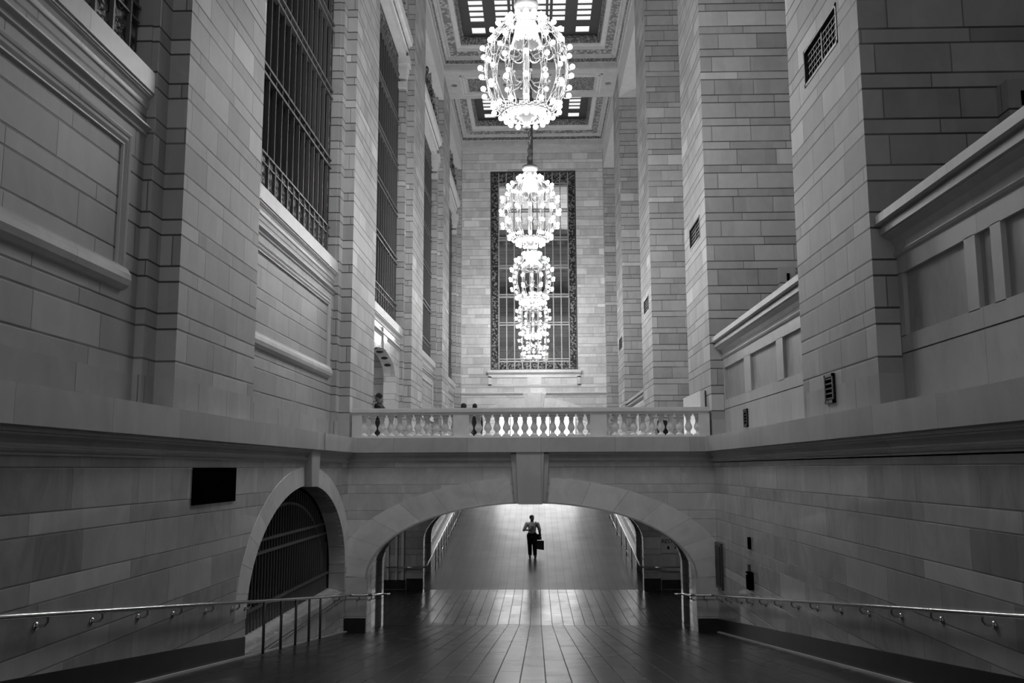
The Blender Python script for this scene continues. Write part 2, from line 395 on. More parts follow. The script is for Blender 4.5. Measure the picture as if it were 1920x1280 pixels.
# bridge: near arch, jambs, inner arch, far arch
A0, B0, Z0 = 4.175, 1.85, 1.83
mb = MB(); arch_wall(mb, XZf, 23.66, 24.3, -W-.4, W+.4, -.1, 4.98, 0, A0, Z0, B0, 48); struct('wall_back', mb, 'bridge', 'marble bridge face pierced by a broad flat arch', 'wall')
mb = MB(); arch_wall(mb, XZf, 24.3, 26.8, -W-.4, W+.4, -.1, 4.6, 0, 4.42, Z0, 2.05, 40)
arch_wall(mb, XZf, 26.8, 27.15, -W-.4, W+.4, -.1, 4.6, 0, 4.33, Z0, 1.97, 40); struct('wall_back', mb, 'lower')
mb = MB(); arch_wall(mb, XZf, 35.4, 35.8, -4.86, 4.86, -.1, 4.6, 0, 4.2, Z0, B0, 40)
arch_wall(mb, XZf, 35.8, 38.3, -4.9, 4.9, -.1, 4.6, 0, 4.42, Z0, 2.05, 40)
arch_wall(mb, XZf, 38.3, 38.62, -4.9, 4.9, -.1, 5.0, 0, 4.24, Z0, B0, 40); struct('wall_back', mb, 'lower')
# side passage walls beneath the bridge
for s in (-1, 1):
    mb = MB(); mb.box(s*4.86, s*9, 35.5, 35.8, -.1, 4.5); struct('wall_back', mb, 'lower')
    mb = MB(); mb.box(s*9, s*9.3, 27, 35.8, -.1, 4.5); mb.box(s*(W+.3), s*9.3, 27.15, 27.3, -.1, 4.5)
    struct('wall_left' if s < 0 else 'wall_right', mb, 'lower')
    bb = MB(); bb.box(s*4.2, s*4.84, 35.38, 35.42, 0, .42); bb.box(s*4.2, s*W, 23.64, 23.67, rampz(23.65)-.05, .82); bb.box(s*4.84, s*9, 35.47, 35.5, 0, .36)
    struct('baseboard_back', bb, 'base')
mb = MB()
for x0, x1 in ((-5.05, -4.95), (-5.28, -5.2), (-5.6, -5.52), (-5.95, -5.8)): mb.box(x0, x1, 35.42, 35.5, .36, 4.3)
struct('trim_3', mb, 'light_trim')
# bridge voussoirs and keystone
mb = MB(); ring(mb, XZf, 23.648, 23.7, 0, A0, B0, Z0, 5.05, 2.5, Z0, 15, -W, W, None, skip=lambda i: i == 7)
for s in (-1, 1): mb.prism([(s*A0, 1.3), (s*W, 1.3), (s*W, Z0+.02), (s*A0, Z0)], XZf, 23.648, 23.7)
struct('trim_4', mb, 'ring')
mb = MB(); mb.prism([(-.31, 3.66), (.31, 3.66), (.36, 4.99), (-.36, 4.99)], XZf, 23.47, 23.7)
mb.prism([(-.40, 3.70), (.40, 3.70), (.50, 4.93), (-.50, 4.93)], XZf, 23.56, 23.7)
struct('trim_5', mb, 'trim', 'stepped keystone at the crown of the bridge arch', 'keystone')
mb = MB(); ring(mb, XZf, 23.63, 23.66, 0, A0-.0, B0, Z0, A0+.045, B0+.045, Z0, 40, gap=0); struct('trim_5', mb, 'trim')
# side arch ring with keystone, and its low sill
mb = MB(); ring(mb, YZf, -W+.012, -W-.1, 19.5, 3.95, 2.13, 2.1, 4.55, 2.53, 2.1, 17, 12, 23.65, None, skip=lambda i: i == 8)
struct('trim_4', mb, 'ring')
mb = MB(); mb.prism([(19.28, 4.2), (19.86, 4.2), (19.98, 4.96), (19.18, 4.96)], YZf, -W+.14, -W-.1); struct('trim_5', mb, 'trim')
mb = MB()
mb.prism([(15.5, -.0+rampz(15.5)-.1), (23.5, rampz(23.5)-.1), (23.5, 1.40), (15.5, 1.40)], YZf, -W-.08, -5.5)
mb.box(-W-.05, -5.5, 15.5, 23.5, 1.30, 1.34); mb.box(-W-.035, -5.5, 15.5, 23.5, 1.38, 1.50)
mb.prism([(-W-.04, 1.50), (-5.1, 1.58), (-5.5, 1.58), (-5.5, 1.50)], lambda u, v, w_: (u, w_, v), 15.5, 23.5)
struct('trim_6', mb, 'bridge', 'pale stone sill below the barred side arch', 'sill')
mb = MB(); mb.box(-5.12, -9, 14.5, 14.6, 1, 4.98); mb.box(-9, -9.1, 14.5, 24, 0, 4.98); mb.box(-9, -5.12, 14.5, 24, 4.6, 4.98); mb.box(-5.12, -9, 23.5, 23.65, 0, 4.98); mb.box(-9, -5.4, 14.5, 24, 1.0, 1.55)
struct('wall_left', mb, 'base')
# ---- piers, both sides
for k in range(-1, 5):
    y0 = pier_y(k); y1 = min(y0+PW, YE)
    mb = MB(); mb.box(-W, -6.4, y0, y1, 5.0, ZC+.3)
    mb.box(-5.0, -6.4, y0-.4, min(y1+.4, YE), 5.0, ZS); struct('wall_left', mb, 'pier')
    mb = MB(); z1 = 10.86; z2 = 11.5; va, vb = y0+.83, y0+2.5
    mb.box(W, 9.3, y0, y1, 5.0, z1); mb.box(W, 9.3, y0, y1, z2, ZC+.3)
    if y1 > vb: mb.box(W, 9.3, y0, va, z1, z2); mb.box(W, 9.3, vb, y1, z1, z2); mb.box(W+.25, 9.3, va, vb, z1, z2)
    else: mb.box(W, 9.3, y0, y1, z1, z2)
    struct('wall_right', mb, 'pier')
# right alcove back, soffits and upper walls
mb = MB(); mb.box(9.3, 9.6, -5, YE, 4.7, ZC+.3); struct('wall_right', mb, 'pier')
for k in range(-1, 5):
    a, b = bay_y(k)
    if k == -1: a = -5
    mb = MB(); mb.box(W, 9.3, a, b, ZS, ZC+.3); struct('wall_right', mb, 'plaster_light')
    mb = MB(); mb.box(-W, -6.4, a, b, ZS, ZC+.3); struct('wall_left', mb, 'plaster_light')
# parapets of the right alcoves
def parapet(y0, y1, stiles):
    mb = MB()
    pb = MB().box(5.11, 5.5, y0, y1, 5.0, 7.5); struct('wall_right', pb, 'panel')
    mb.box(5.05, 5.2, y0, y1, 5.3, 6.055); mb.box(5.05, 5.2, y0, y1, 6.075, 6.30); mb.box(5.05, 5.2, y0, y1, 7.13, 7.42)
    for a, b in [(y0, y0+.15), (y1-.15, y1)] + stiles: mb.box(5.05, 5.2, a, b, 6.29, 7.14)
    struct('wall_right', mb, 'trim')
    mb = MB()
    pr = [(0, 7.36), (.04, 7.38), (.06, 7.41), (.05, 7.43), (.02, 7.44), (.03, 7.52), (.08, 7.60), (.18, 7.65), (.18, 7.67), (.22, 7.675), (.22, 7.765), (.19, 7.77), (.19, 7.79), (.25, 7.80), (.29, 7.815), (.29, 7.93), (.22, 7.96), (.0, 8.0)]
    mould(mb, YZf, y0, y1, [(5.06-p, z) for p, z in pr], 5.6)
    struct('trim_7', mb, 'trim')
parapet(3.9, 12.1, [(9.94, 10.2), (9.38, 9.6)])
parapet(15.52, 23.65, [(20.65, 21.3), (17.9, 18.4)])
parapet(38.6, 46.75, [(41, 41.5), (43.6, 44.1)])
parapet(50.2, 58.3, [(52.5, 53), (55.6, 56)])
mb = MB()
for y in (12.1, 23.65):
    mb.box(6.55, 6.95, y-.3, y+.02, 7.5, 9.75); mb.box(6.95, 7.25, y-.5, y+.02, 7.5, 9.45)
struct('wall_right', mb, 'bay')
mb = MB()
for y in (12.1, 23.65): mb.box(6.72, 6.79, y-.32, y-.29, 9.38, 9.58)
struct('trim_8', mb, 'black')
# ---- left bays
for k in range(-1, 5):
    a, b = bay_y(k)
    if k == -1: a = -5
    a2, b2 = a-.02, b+.02
    mb = MB()
    zt = 9.5
    if k == 2:
        arch_wall(mb, YZf, -5.12, -5.56, a2, b2, 5.0, zt, 31.15, 2.6, 8.0, .68, 36)
    else: mb.box(-5.12, -6.0, a2, b2, 5.0, zt)
    mb.box(-5.12, -6.4, a2, a+.86, 22.0, ZS); mb.box(-5.12, -6.4, b-.86, b2, 22.0, ZS); mb.box(-5.35, -6.4, a2, b2, 21.9, ZS)
    struct('wall_left', mb, 'bay_polished' if k == 2 else 'bay')
    # window jamb pilasters beside the glazing
    mb = MB(); mb.box(-5.09, -6.0, a-.02, a+.75, 9.5, 20.6) if k > -1 else None; mb.box(-5.09, -6.0, b-.42-.0, b+.02, 9.5, 20.6)
    struct('wall_left', mb, 'pier')
    # sill entablature
    e0 = a+.4 if k > -1 else a; e1 = b-.4
    mb = MB()
    mb.box(-5.11, -6.0, a2, b2, 9.48, 9.67); mb.box(-5.015, -6.0, e0-.0, e1+.0, 9.66, 9.95)
    mould(mb, YZf, e0, e1, [(-5.12+p, z) for p, z in [(0, 9.44), (.02, 9.45), (.025, 9.47), (.005, 9.48), (.01, 9.53), (.03, 9.58), (.06, 9.605), (.06, 9.62), (.08, 9.625), (.08, 9.655), (.10, 9.66)]], -5.4)
    mould(mb, YZf, e0, e1, [(-5.12+p, z) for p, z in [(0, 9.06), (.03, 9.07), (.035, 9.09), (.01, 9.10), (.02, 9.13), (.06, 9.155), (.085, 9.16), (.085, 9.185), (.04, 9.205), (0, 9.215)]], -5.4)
    struct('trim_9', mb, 'trim')
    if k != 2:
        y0, y1 = (a+.9 if k > -1 else 2.0), b-.88
        mb = MB(); rect_mould(mb, -5.12, 1, y0, y1, 6.95, 8.9, [(0, 0), (0, .05), (.03, .06), (.06, .05), (.07, .035), (.13, .06), (.17, .035), (.19, .035), (.2, .0)])
        mould(mb, YZf, y0-.03, y1+.03, [(-5.12+p, z) for p, z in [(0, 6.84), (.05, 6.85), (.10, 6.90), (.125, 6.97), (.12, 7.04), (.08, 7.11), (.04, 7.15), (0, 7.16)]], -5.4)
        struct('trim_10', mb, 'trim')
    # lintel above the window, carried on capitals
    if k > -1:
        mb = MB(); mould(mb, YZf, a+.1, b-.1, [(-5.12+p, z) for p, z in [(-.3, 21.1), (.12, 21.1), (.12, 21.45), (.16, 21.47), (.16, 21.6), (.24, 21.72), (.3, 21.74), (.34, 21.92), (.34, 22.0), (-.2, 22.08)]], -5.9)
        struct('trim_11', mb, 'plaster_light')
        mb = MB(); mould(mb, YZf, a+.15, b-.15, [(-5.12+.165, 21.48), (-5.12+.175, 21.6)], -5.3); struct('trim_11', mb, 'carved_fine')
        mb = MB()
        for c, d in ((a+.02, a+.62), (b-.62, b-.02)):
            mb.box(-4.86, -5.6, c, d, 20.78, 21.1); mb.box(-4.92, -5.6, c+.06, d-.06, 20.55, 20.78)
            mb.hexa([(-5.0, c+.12, 20.2), (-5.0, d-.12, 20.2), (-5.6, d-.12, 20.2), (-5.6, c+.12, 20.2), (-4.93, c+.07, 20.55), (-4.93, d-.07, 20.55), (-5.6, d-.07, 20.55), (-5.6, c+.07, 20.55)])
            mb.box(-4.98, -5.6, c+.08, d-.08, 19.78, 20.05)
        struct('trim_12', mb, 'light_trim')
        # carved crest: scrolls and leaves massed on the lintel
        rnd = random.Random(5); mb = MB(); mid = (a+b)/2; hw = (b-a)/2-.5
        for i in range(150):
            t = rnd.uniform(-1, 1); y = mid+t*hw; top = 22.1+1.9*(1-abs(t)**1.6)*.95+.1
            z = rnd.uniform(22.1, top); r = rnd.uniform(.07, .17)
            if i % 3 == 0:
                pth = [(-4.98+rnd.uniform(0, .06), y+r*(1-.13*q)*math.cos(q*.8), z+r*(1-.13*q)*math.sin(q*.8)) for q in range(7)]
                mb.tube(pth, .035, 5)
            else: mb.ball((-5.05, y, z), r, 6, 4, (.7, 1, rnd.uniform(.7, 1.4)))
        mb.prism([(mid-hw, 22.05), (mid+hw, 22.05), (mid+hw*.6, 23.2), (mid, 23.95), (mid-hw*.6, 23.2)], YZf, -5.1, -5.36)
        struct('trim_13', mb, 'crest', smooth=False)
# doorway soffit studs and room beyond in bay 2 (left)
mb = MB(); mb.box(-5.56, -9, 27.2, 27.3, 5, 9.45); mb.box(-9, -9.2, 27.2, 36.5, 5, 9.45); mb.box(-5.56, -9, 34.6, 34.8, 5, 9.45); mb.box(-5.56, -9.2, 27.2, 34.8, 9.35, 9.45)
struct('wall_left', mb, 'bay')
mb = MB()
for y in (29.3, 30.4, 31.6, 32.6, 33.3):
    z = ell(31.15, 2.6, 8.0, .68, y)-.01
    mb.ball((-5.34, y, z), .13, 10, 6, (1, 1, .45))
struct('trim_14', mb, 'base')
mb = MB(); mb.prism([(30.85, 8.66), (31.45, 8.66), (31.6, 9.4), (30.7, 9.4)], YZf, -5.07, -5.2); struct('trim_5', mb, 'bay_polished')
# ---- windows in the left bays
def left_window(k, n):
    a, b = bay_y(k); y0 = a+.75 if k > -1 else 1.0; y1 = b-.42; X = -5.3; z0, z1 = 9.94, 21.15
    mb = MB(); mb.box(X-.12, X-.14, y0, y1, z0, z1)
    g = struct('window_%d' % n, mb, 'glass_dark', 'tall dark gridded window in the left wall', 'window'); WL[g.name] = Vector((0, 0, 0))
    fr = MB(); fr.box(X-.1, X+.0, y0, y0+.07, z0, z1); fr.box(X-.1, X, y1-.07, y1, z0, z1); fr.box(X-.1, X, y0, y1, z1-.1, z1); fr.box(X-.1, X, y0, y1, z0, z0+.06)
    fr.build('frame', 'iron', g)
    br = MB(); br.box(X-.07, X-.02, y1-.30, y1-.07, z0, z1); br.box(X-.07, X-.02, y0+.07, y0+.3, z0, z1); br.box(X-.07, X-.02, y0, y1, z1-.75, z1-.1)
    br.build('ornament_border', 'iron_carved', g)
    y = y1-.33; ms = MB()
    while y > y0+.1: ms.box(X-.06, X+.02, y-.016, y+.016, z0, z1-.5); y -= .475
    ms.build('mullion_bars', 'iron_light', g)
    ts = MB()
    for z in (12.62, 14.55, 16.45, 18.35, 20.2):
        ts.box(X-.05, X+.045, y0, y1, z-.12, z-.065); ts.box(X-.05, X+.045, y0, y1, z+.09, z+.145)
    ts.build('transom', 'iron_light', g)
    gp = MB()
    gp.box(X-.04, X+.0, y0, y1-.07, z0+.02, 10.86); o = gp.build('scrollwork_panel', 'iron_carved', g)
    rl = MB(); rl.box(X, X+.06, y0, y1-.05, 10.86, 10.90); rl.box(X, X+.05, y0, y1-.05, 10.66, 10.69)
    yy = y1-.33
    while yy > y0+.1: rl.box(X, X+.06, yy-.018, yy+.018, z0, 10.9); yy -= .475
    r2 = random.Random(9); yy = y1-.55
    while yy > y0+.1:
        for dz in (.13, .33, .53, .75):
            pth = [(X+.02, yy+(.13-.014*q)*math.cos(q*.9+dz*9), z0+dz-.03+(.09-.01*q)*math.sin(q*.9+dz*9)) for q in range(8)]
            rl.tube(pth, .011, 4)
        yy -= .475
    rl.build('panel_rail', 'iron_light', o)
for n, k in enumerate((-1 + 1, 1, 2, 3, 4)): left_window(k, n+1)
mb = MB(); mb.box(-5.6, -6.2, -5, YE, 9.55, 22); struct('wall_left', mb, 'black')
# ---- end wall
mb = MB()
mb.box(-2.82, -W-.3, YE, YE+.5, 9.4, ZC+1.3); mb.box(2.9, W+.3, YE, YE+.5, 9.4, ZC+1.3); mb.box(W+.3, 9.3, YE, YE+.5, 5.0, ZC+1.3); mb.box(-2.82, 2.9, YE, YE+.5, 24.4, ZC+1.3)
mb.box(-9.3, -W-.3, YE, YE+.5, 5, ZC+1.3) ; mb.box(-2.82, 2.9, YE, YE+.5, 9.4, 10.62)
arch_wall(mb, XZf, YE, YE+.5, -W-.3, W+.3, 2.5, 9.4, .05, 3.9, 6.6, 1.7, 30)
struct('wall_back', mb, 'end')
mb = MB(); ring(mb, XZf, YE-.04, YE+.1, .05, 3.9, 1.7, 6.6, 4.6, 2.5, 6.6, 15, skip=lambda i: i == 7); struct('trim_4', mb, 'ring')
mb = MB(); mb.prism([(-.28, 8.2), (.38, 8.2), (.52, 9.42), (-.42, 9.42)], XZf, YE-.25, YE+.1); mb.prism([(-.45, 8.2), (.55, 8.2), (.75, 9.3), (-.65, 9.3)], XZf, YE-.12, YE+.1)
struct('trim_5', mb, 'light_trim')
mb = MB()
for a, b in ((-W, -.7), (.8, W)): mould(mb, XZf, a, b, [(YE-p, z) for p, z in [(0, 9.26), (.03, 9.27), (.05, 9.33), (.14, 9.38), (.14, 9.45), (.0, 9.47)]], YE+.1)
mould(mb, XZf, -W, W, [(YE-p, z) for p, z in [(0, 9.78), (.03, 9.79), (.03, 9.83), (.0, 9.84)]], YE+.1)
mb.box(-2.95, 3.05, YE-.06, YE, 9.86, 9.98); mb.box(-2.95, 3.05, YE-.06, YE, 10.42, 10.62); mb.box(-2.95, -2.75, YE-.06, YE, 9.9, 10.5); mb.box(2.85, 3.05, YE-.06, YE, 9.9, 10.5)
mb.box(-.42, .52, YE-.1, YE, 9.95, 10.5)
mould(mb, XZf, -3.0, 3.1, [(YE-p, z) for p, z in [(0, 10.60), (.08, 10.62), (.18, 10.70), (.22, 10.75), (.22, 10.90), (.0, 10.94)]], YE+.1)
struct('trim_15', mb, 'light_trim')
# end window
ew = MB(); ew.box(-2.82, 2.9, YE+.34, YE+.35, 10.9, 24.4)
g = struct('window_6', ew, 'glass', 'tall gridded window with scrollwork border in the far end wall', 'window'); WL[g.name] = Vector((0, 0, 0))
fr = MB()
for x in (-2.82, 2.82): fr.box(x, x+.08, YE+.1, YE+.3, 10.9, 24.4)
fr.box(-2.82, 2.9, YE+.1, YE+.3, 10.9, 11.0); fr.box(-2.82, 2.9, YE+.1, YE+.3, 24.3, 24.4); fr.build('frame', 'iron', g)
bd = MB(); bd.box(-2.8, -2.28, YE+.2, YE+.28, 10.9, 24.4); bd.box(2.36, 2.9, YE+.2, YE+.28, 10.9, 24.4); bd.box(-2.3, 2.4, YE+.2, YE+.28, 23.46, 24.4); bd.box(-2.3, 2.4, YE+.2, YE+.28, 10.9, 11.57)
bd.build('ornament_border', 'iron_carved', g)
ms = MB()
for i in range(10): x = -2.27+i*.515; ms.box(x-.035, x+.035, YE+.12, YE+.3, 10.9, 24.35)
ms.build('mullion_bars', 'iron_pale', g)
ts = MB()
for z in (11.57, 13.99, 15.87, 17.83, 19.75, 21.69, 23.46): ts.box(-2.3, 2.4, YE+.14, YE+.3, z-.12, z-.03); ts.box(-2.3, 2.4, YE+.14, YE+.3, z+.05, z+.12)
ts.build('transom', 'iron_pale', g)
# lobby beyond the end wall
mb = MB(); mb.box(-9, 9, 66, 66.3, 2.5, 27); mb.box(-9.3, -9, YE+.5, 66.3, 2.5, 27); mb.box(9, 9.3, YE+.5, 66.3, 2.5, 27); mb.box(-9, 9, YE+.5, 66.3, 26, 27); mb.box(-9, 9, YE+.55, 66, 9.3, 9.7)
struct('wall_back', mb, 'bay')
mb = MB(); mb.box(-9, 9, 62, 66.3, 2.6, rampz(YE)+.04); struct('floor', mb, 'trim')
mb = MB()
for z in (13.4, 17.4, 21.2): mb.box(-9, 9, 63.5, 66, z, z+.35)
for s in (-1, 1):
    mb.hexa([(s*3.2, 62, 10.6), (s*3.2, 62.6, 10.6), (s*1.2, 62.6, 12.9), (s*1.2, 62, 12.9), (s*3.2, 62, 10.9), (s*3.2, 62.6, 10.9), (s*1.2, 62.6, 13.2), (s*1.2, 62, 13.2)])
struct('trim_16', mb, 'iron')
# lit glass doors at the back of the lobby
MAT['door_glass'] = emit('lit_door_glass', .8, 2.8)
for n, (x0, x1) in enumerate(((-2.7, 3.0), (-5.6, -4.7), (5.0, 5.9))):
    zt = 8.3
    g = MB().box(x0, x1, 65.93, 65.96, rampz(YE)+.04, zt).build('door_%d' % (n+1), 'door_glass')
    g['kind'] = 'structure'; g['label'] = 'brightly lit glazed doors at the back of the lobby'; g['category'] = 'door'; WL[g.name] = Vector((0, 0, 0))
    fr = MB(); k = max(1, round((x1-x0)/.95))
    for i in range(k+1): xx = x0+(x1-x0)*i/k; fr.box(xx-.04, xx+.04, 65.86, 65.92, rampz(YE)+.04, zt)
    for z in (5.3, zt): fr.box(x0, x1, 65.86, 65.92, z-.05, z+.05)
    fr.build('door_frame', 'iron', g)
# ---- ceiling
PROF = [(0, ZC), (.04, ZC), (.04, ZC+.03), (.06, ZC+.05), (.06, ZC+.36), (.1, ZC+.38)]
PROF2 = [(.1, ZC+.38), (.16, ZC+.40), (.16, ZC+.55)]
PROF3 = [(.16, ZC+.55), (.3, ZC+.58), (.34, ZC+.66), (.42, ZC+.68)]
FRZ = [(.42, ZC+.68), (.80, ZC+.74)]
PROF4 = [(.80, ZC+.74), (.82, ZC+.9), (1.02, ZC+.93), (1.04, ZC+1.0)]
PROF5 = [(1.04, ZC+1.0), (1.08, ZC+1.02), (1.14, ZC+1.2), (1.2, ZC+1.22), (1.2, ZC+1.35)]
coffers = []
for k in range(-1, 5):
    y1 = 57.95 - PP*(4-k); y0 = y1-7.9
    coffers.append((y0, y1))
cb = MB(); prev = -5.0
beams = []
for y0, y1 in coffers:
    if y0 > prev: cb.box(-W, W, prev, y0, ZC, ZC+1.5); beams.append((prev, y0))
    prev = y1
cb.box(-W, W, prev, YE, ZC, ZC+1.5); struct('ceiling', cb, 'plaster')
cb = MB(); cb.box(-10, 10, -5, 66, ZC+1.5, ZC+1.8); struct('ceiling', cb, 'plaster')
for nm, pr, mt in (('trim_17', PROF, 'plaster'), ('trim_17', PROF2, 'carved_fine'), ('trim_17', PROF3, 'plaster'), ('trim_18', FRZ, 'carved'), ('trim_17', PROF4, 'plaster_light'), ('trim_18', PROF5, 'carved_fine')):
    mb = MB()
    for y0, y1 in coffers: frame_sweep(mb, -W, W, y0, y1, pr)
    struct(nm, mb, mt)
mb = MB(); m2 = MB()
for a, b in beams:
    if b-a < 3: continue
    c0, c1 = a+.55, b-.55
    for x0, x1 in ((-3.9, -1.7), (-1.1, 1.1), (1.7, 3.9)):
        for i, d in ((0, .05), (.16, .035)):
            mb.box(x0+i, x1-i, c0+i, c0+i+.07, ZC-d, ZC); mb.box(x0+i, x1-i, c1-i-.07, c1-i, ZC-d, ZC)
            mb.box(x0+i, x0+i+.07, c0+i, c1-i, ZC-d, ZC); mb.box(x1-i-.07, x1-i, c0+i, c1-i, ZC-d, ZC)
        m2.box(x0+.4, x1-.4, c0+.45, c1-.45, ZC-.02, ZC)
    for x in (-4.3, -1.4, 1.4, 4.3): m2.ball((x, (a+b)/2, ZC), .18, 10, 5, (1, 1, .3))
struct('trim_19', mb, 'plaster_light'); struct('trim_19', m2, 'carved_fine')
mb = MB(); mb.box(-W, W, 57.95, YE, ZC-.02, ZC); struct('trim_19', mb, 'plaster')
# skylights
XS = [(-3.05, -2.35), (-1.75, -1.12), (-.98, -.9), (-.78, -.12), (.12, .78), (.9, .98), (1.12, 1.75), (2.35, 3.05)]
for i, (y0, y1) in enumerate(coffers[1:]):
    s0, s1 = y0+1.2, y1-1.2; L = s1-s0; z = ZC+1.35
    pn = MB(); rows = [(s0+.25, s0+.85)]; yy = s0+1.25
    while yy+.44 < s1-1.2: rows.append((yy, yy+.44)); yy += .56
    rows.append((s1-.95, s1-.3))
    g = MB().box(-3.52, 3.52, s0, s1, z+.1, z+.14)
    go = g.build('window_%d' % (7+i), 'iron'); go['kind'] = 'structure'; go['label'] = 'backlit ceiling skylight in a dark grid'; go['category'] = 'skylight'
    WL[go.name] = Vector((0, 0, 0))
    for a, b in rows:
        for x0, x1 in XS: pn.box(x0, x1, a, b, z+.06, z+.09)
    pn.build('pane', 'skylight', go)
    fr = MB(); xs = [-3.52]+[v for p in XS for v in p]+[3.52]; rs = [s0]+[v for p in rows for v in p]+[s1]
    for j in range(0, len(xs), 2): fr.box(xs[j], xs[j+1], s0, s1, z-.0, z+.05)
    for j in range(0, len(rs), 2): fr.box(-3.52, 3.52, rs[j], rs[j+1], z+.02, z+.05)
    fr.build('frame', 'iron', go)
# ================================================================== things
# ---- chandeliers
ROWS = [14.83, 14.52, 14.05, 13.57, 13.08, 12.66]
BR = [.44, .80, 1.02, 1.07, 1.00, .77]
def rib_r(z):
    pts = [(12.45, .42), (12.6, .60), (12.85, .77), (13.1, .88), (13.57, .965), (14.05, .93), (14.4, .80), (14.65, .60), (14.85, .36), (14.95, .24)]
    for (za, ra), (zb, rb) in zip(pts[:-1], pts[1:]):
        if za <= z <= zb: t = (z-za)/(zb-za); return ra+(rb-ra)*t
    return pts[0][1] if z < pts[0][0] else pts[-1][1]
def chandelier(y, label):
    L = Vector((0, y, 13.6)); NR = 14
    t = empty('chandelier', L, label, 'chandelier', 'row of globe chandeliers down the hall')
    cp = MB().lathe([(.05, 15.42), (.09, 15.40), (.10, 15.28), (.27, 15.26), (.29, 15.2), (.27, 15.12), (.24, 15.1), (.22, 14.98), (.25, 14.93), (.2, 14.88)][::-1], (0, y, 0), 20); cp.build('collar', 'brass', t, True)
    dr = MB().lathe([(.30, 14.25), (.31, 14.3), (.28, 14.5), (.24, 14.72), (.18, 14.9)], (0, y, 0), 20, False)
    for k in range(20): dr.ball((.31*math.cos(k*PI/10), y+.31*math.sin(k*PI/10), 14.24), .035, 6, 4)
    dr.build('inner_drum', 'crystal', t, True)
    proto = None
    for k in range(NR):
        a = 2*PI*(k+.0)/NR - PI/2
        mb = MB(); zs = [12.5+i*(14.93-12.5)/16 for i in range(17)]
        for da in (-.055, .055):
            mb.tube([(rib_r(z)*math.cos(da/max(rib_r(z), .3)), rib_r(z)*math.sin(da/max(rib_r(z), .3)), z) for z in zs], .0115, 5)
        for i in range(16):
            z = zs[i]; z2 = zs[i+1]; r = rib_r((z+z2)/2)
            s = 1 if i % 2 else -1
            mb.tube([(rib_r(z), s*.05, z), (r+.01, 0, (z+z2)/2), (rib_r(z2), -s*.05, z2)], .007, 4)
        for zb_, rb_ in zip(ROWS, BR): mb.tube([(rib_r(zb_)-.01, 0, zb_-.05), (rib_r(zb_)+.03, 0, zb_-.075), (rb_, 0, zb_-.07), (rb_, 0, zb_-.03)], .012, 4)
        if proto is None:
            proto = mb.build('rib', 'brass', smooth=True); me = proto.data; o = proto
        else: o = proto.copy(); COL.objects.link(o)
        o.parent = t; o.location = Vector((0, y, 0))-L; o.rotation_euler = (0, 0, a)
    for nm, r, z, rr in (('lower_ring', .56, 12.56, .035), ('upper_ring', .74, 14.47, .012)):
        mb = MB().tube([(r*math.cos(2*PI*i/40), y+r*math.sin(2*PI*i/40), z) for i in range(40)], rr, 6, True)
        if nm == 'lower_ring':
            for i in range(28): mb.ball((.58*math.cos(2*PI*i/28), y+.58*math.sin(2*PI*i/28), 12.58), .045, 6, 4)
        mb.build(nm, 'brass', t, True)
    bw = MB().lathe([(.02, 12.17), (.06, 12.2), (.09, 12.26), (.05, 12.32), (.10, 12.37), (.13, 12.44), (.30, 12.50), (.44, 12.54), (.46, 12.57), (.05, 12.6)], (0, y, 0), 24)
    for k in range(16): bw.ball((.3*math.cos(k*PI/8), y+.3*math.sin(k*PI/8), 12.49), .05, 6, 4)
    bw.build('bowl', 'brass', t, True)
    ib = MB().tube([(.0, y, 14.9), (0, y, 13.0)], .04, 8)
    for k in range(8):
        a = k*PI/4+.2; c, s = math.cos(a), math.sin(a)
        ib.tube([(.05*c, y+.05*s, 13.45), (.2*c, y+.2*s, 13.25), (.42*c, y+.42*s, 13.22), (.52*c, y+.52*s, 13.36)], .014, 5)
        ib.tube([(.05*c, y+.05*s, 14.1), (.2*c, y+.2*s, 13.92), (.36*c, y+.36*s, 13.94), (.44*c, y+.44*s, 14.06)], .014, 5)
        ib.ball((.52*c, y+.52*s, 13.39), .05, 6, 4, (1, 1, .5))
    ib.build('inner_arms', 'brass', t, True)
    # beaded crystal strings swagged between the ribs
    cp0 = None
    for k in range(NR):
        if cp0 is None:
            cs = MB(); pts = []; rr = []
            for j in range(17):
                u = (j-8)/8; aa = u*.16; pts.append((.88*math.cos(aa), .88*math.sin(aa), 14.28-.09*(1-u*u))); rr.append(.016 if j % 2 else .006)
            cs.tube(pts, rr, 5); cp0 = cs.build('crystal_string', 'crystal', smooth=True); o = cp0
        else: o = cp0.copy(); COL.objects.link(o)
        o.parent = t; o.location = Vector((0, y, 0))-L; o.rotation_euler = (0, 0, 2*PI*(k+.5)/NR - PI/2)
    ch = MB().tube([(.03, y+.03, 15.4), (.03, y+.03, ZC+1.3)], .028, 6)
    ch.build('cable', 'dark_metal', t, True)
    cn = MB(); z = 15.62; j = 0
    cn.lathe([(.05, 15.38), (.11, 15.5), (.11, 15.62), (.06, 15.7), (.1, 15.85), (.05, 16.0)], (0, y, 0), 10)
    while z < ZC+1.3:
        z += .17; j += 1
        pts = []
        for q in range(10):
            aa = q*2*PI/10; u = .05*math.cos(aa); v = .11*math.sin(aa)
            pts.append((u, y, z+v) if j % 2 else (0, y+u, z+v))
        cn.tube(pts, .018, 4, True)
    cn.build('chain', 'brass', t, True)
    # bulbs
    bp = [None]
    def bulb(x, yy, z):
        if bp[0] is None:
            mb = MB().ball((0, 0, 0), .058, 10, 7); o = mb.build('bulb', 'bulb', smooth=True); bp[0] = o
        else: o = bp[0].copy(); COL.objects.link(o)
        o.parent = t; o.location = Vector((x, yy, z))-L
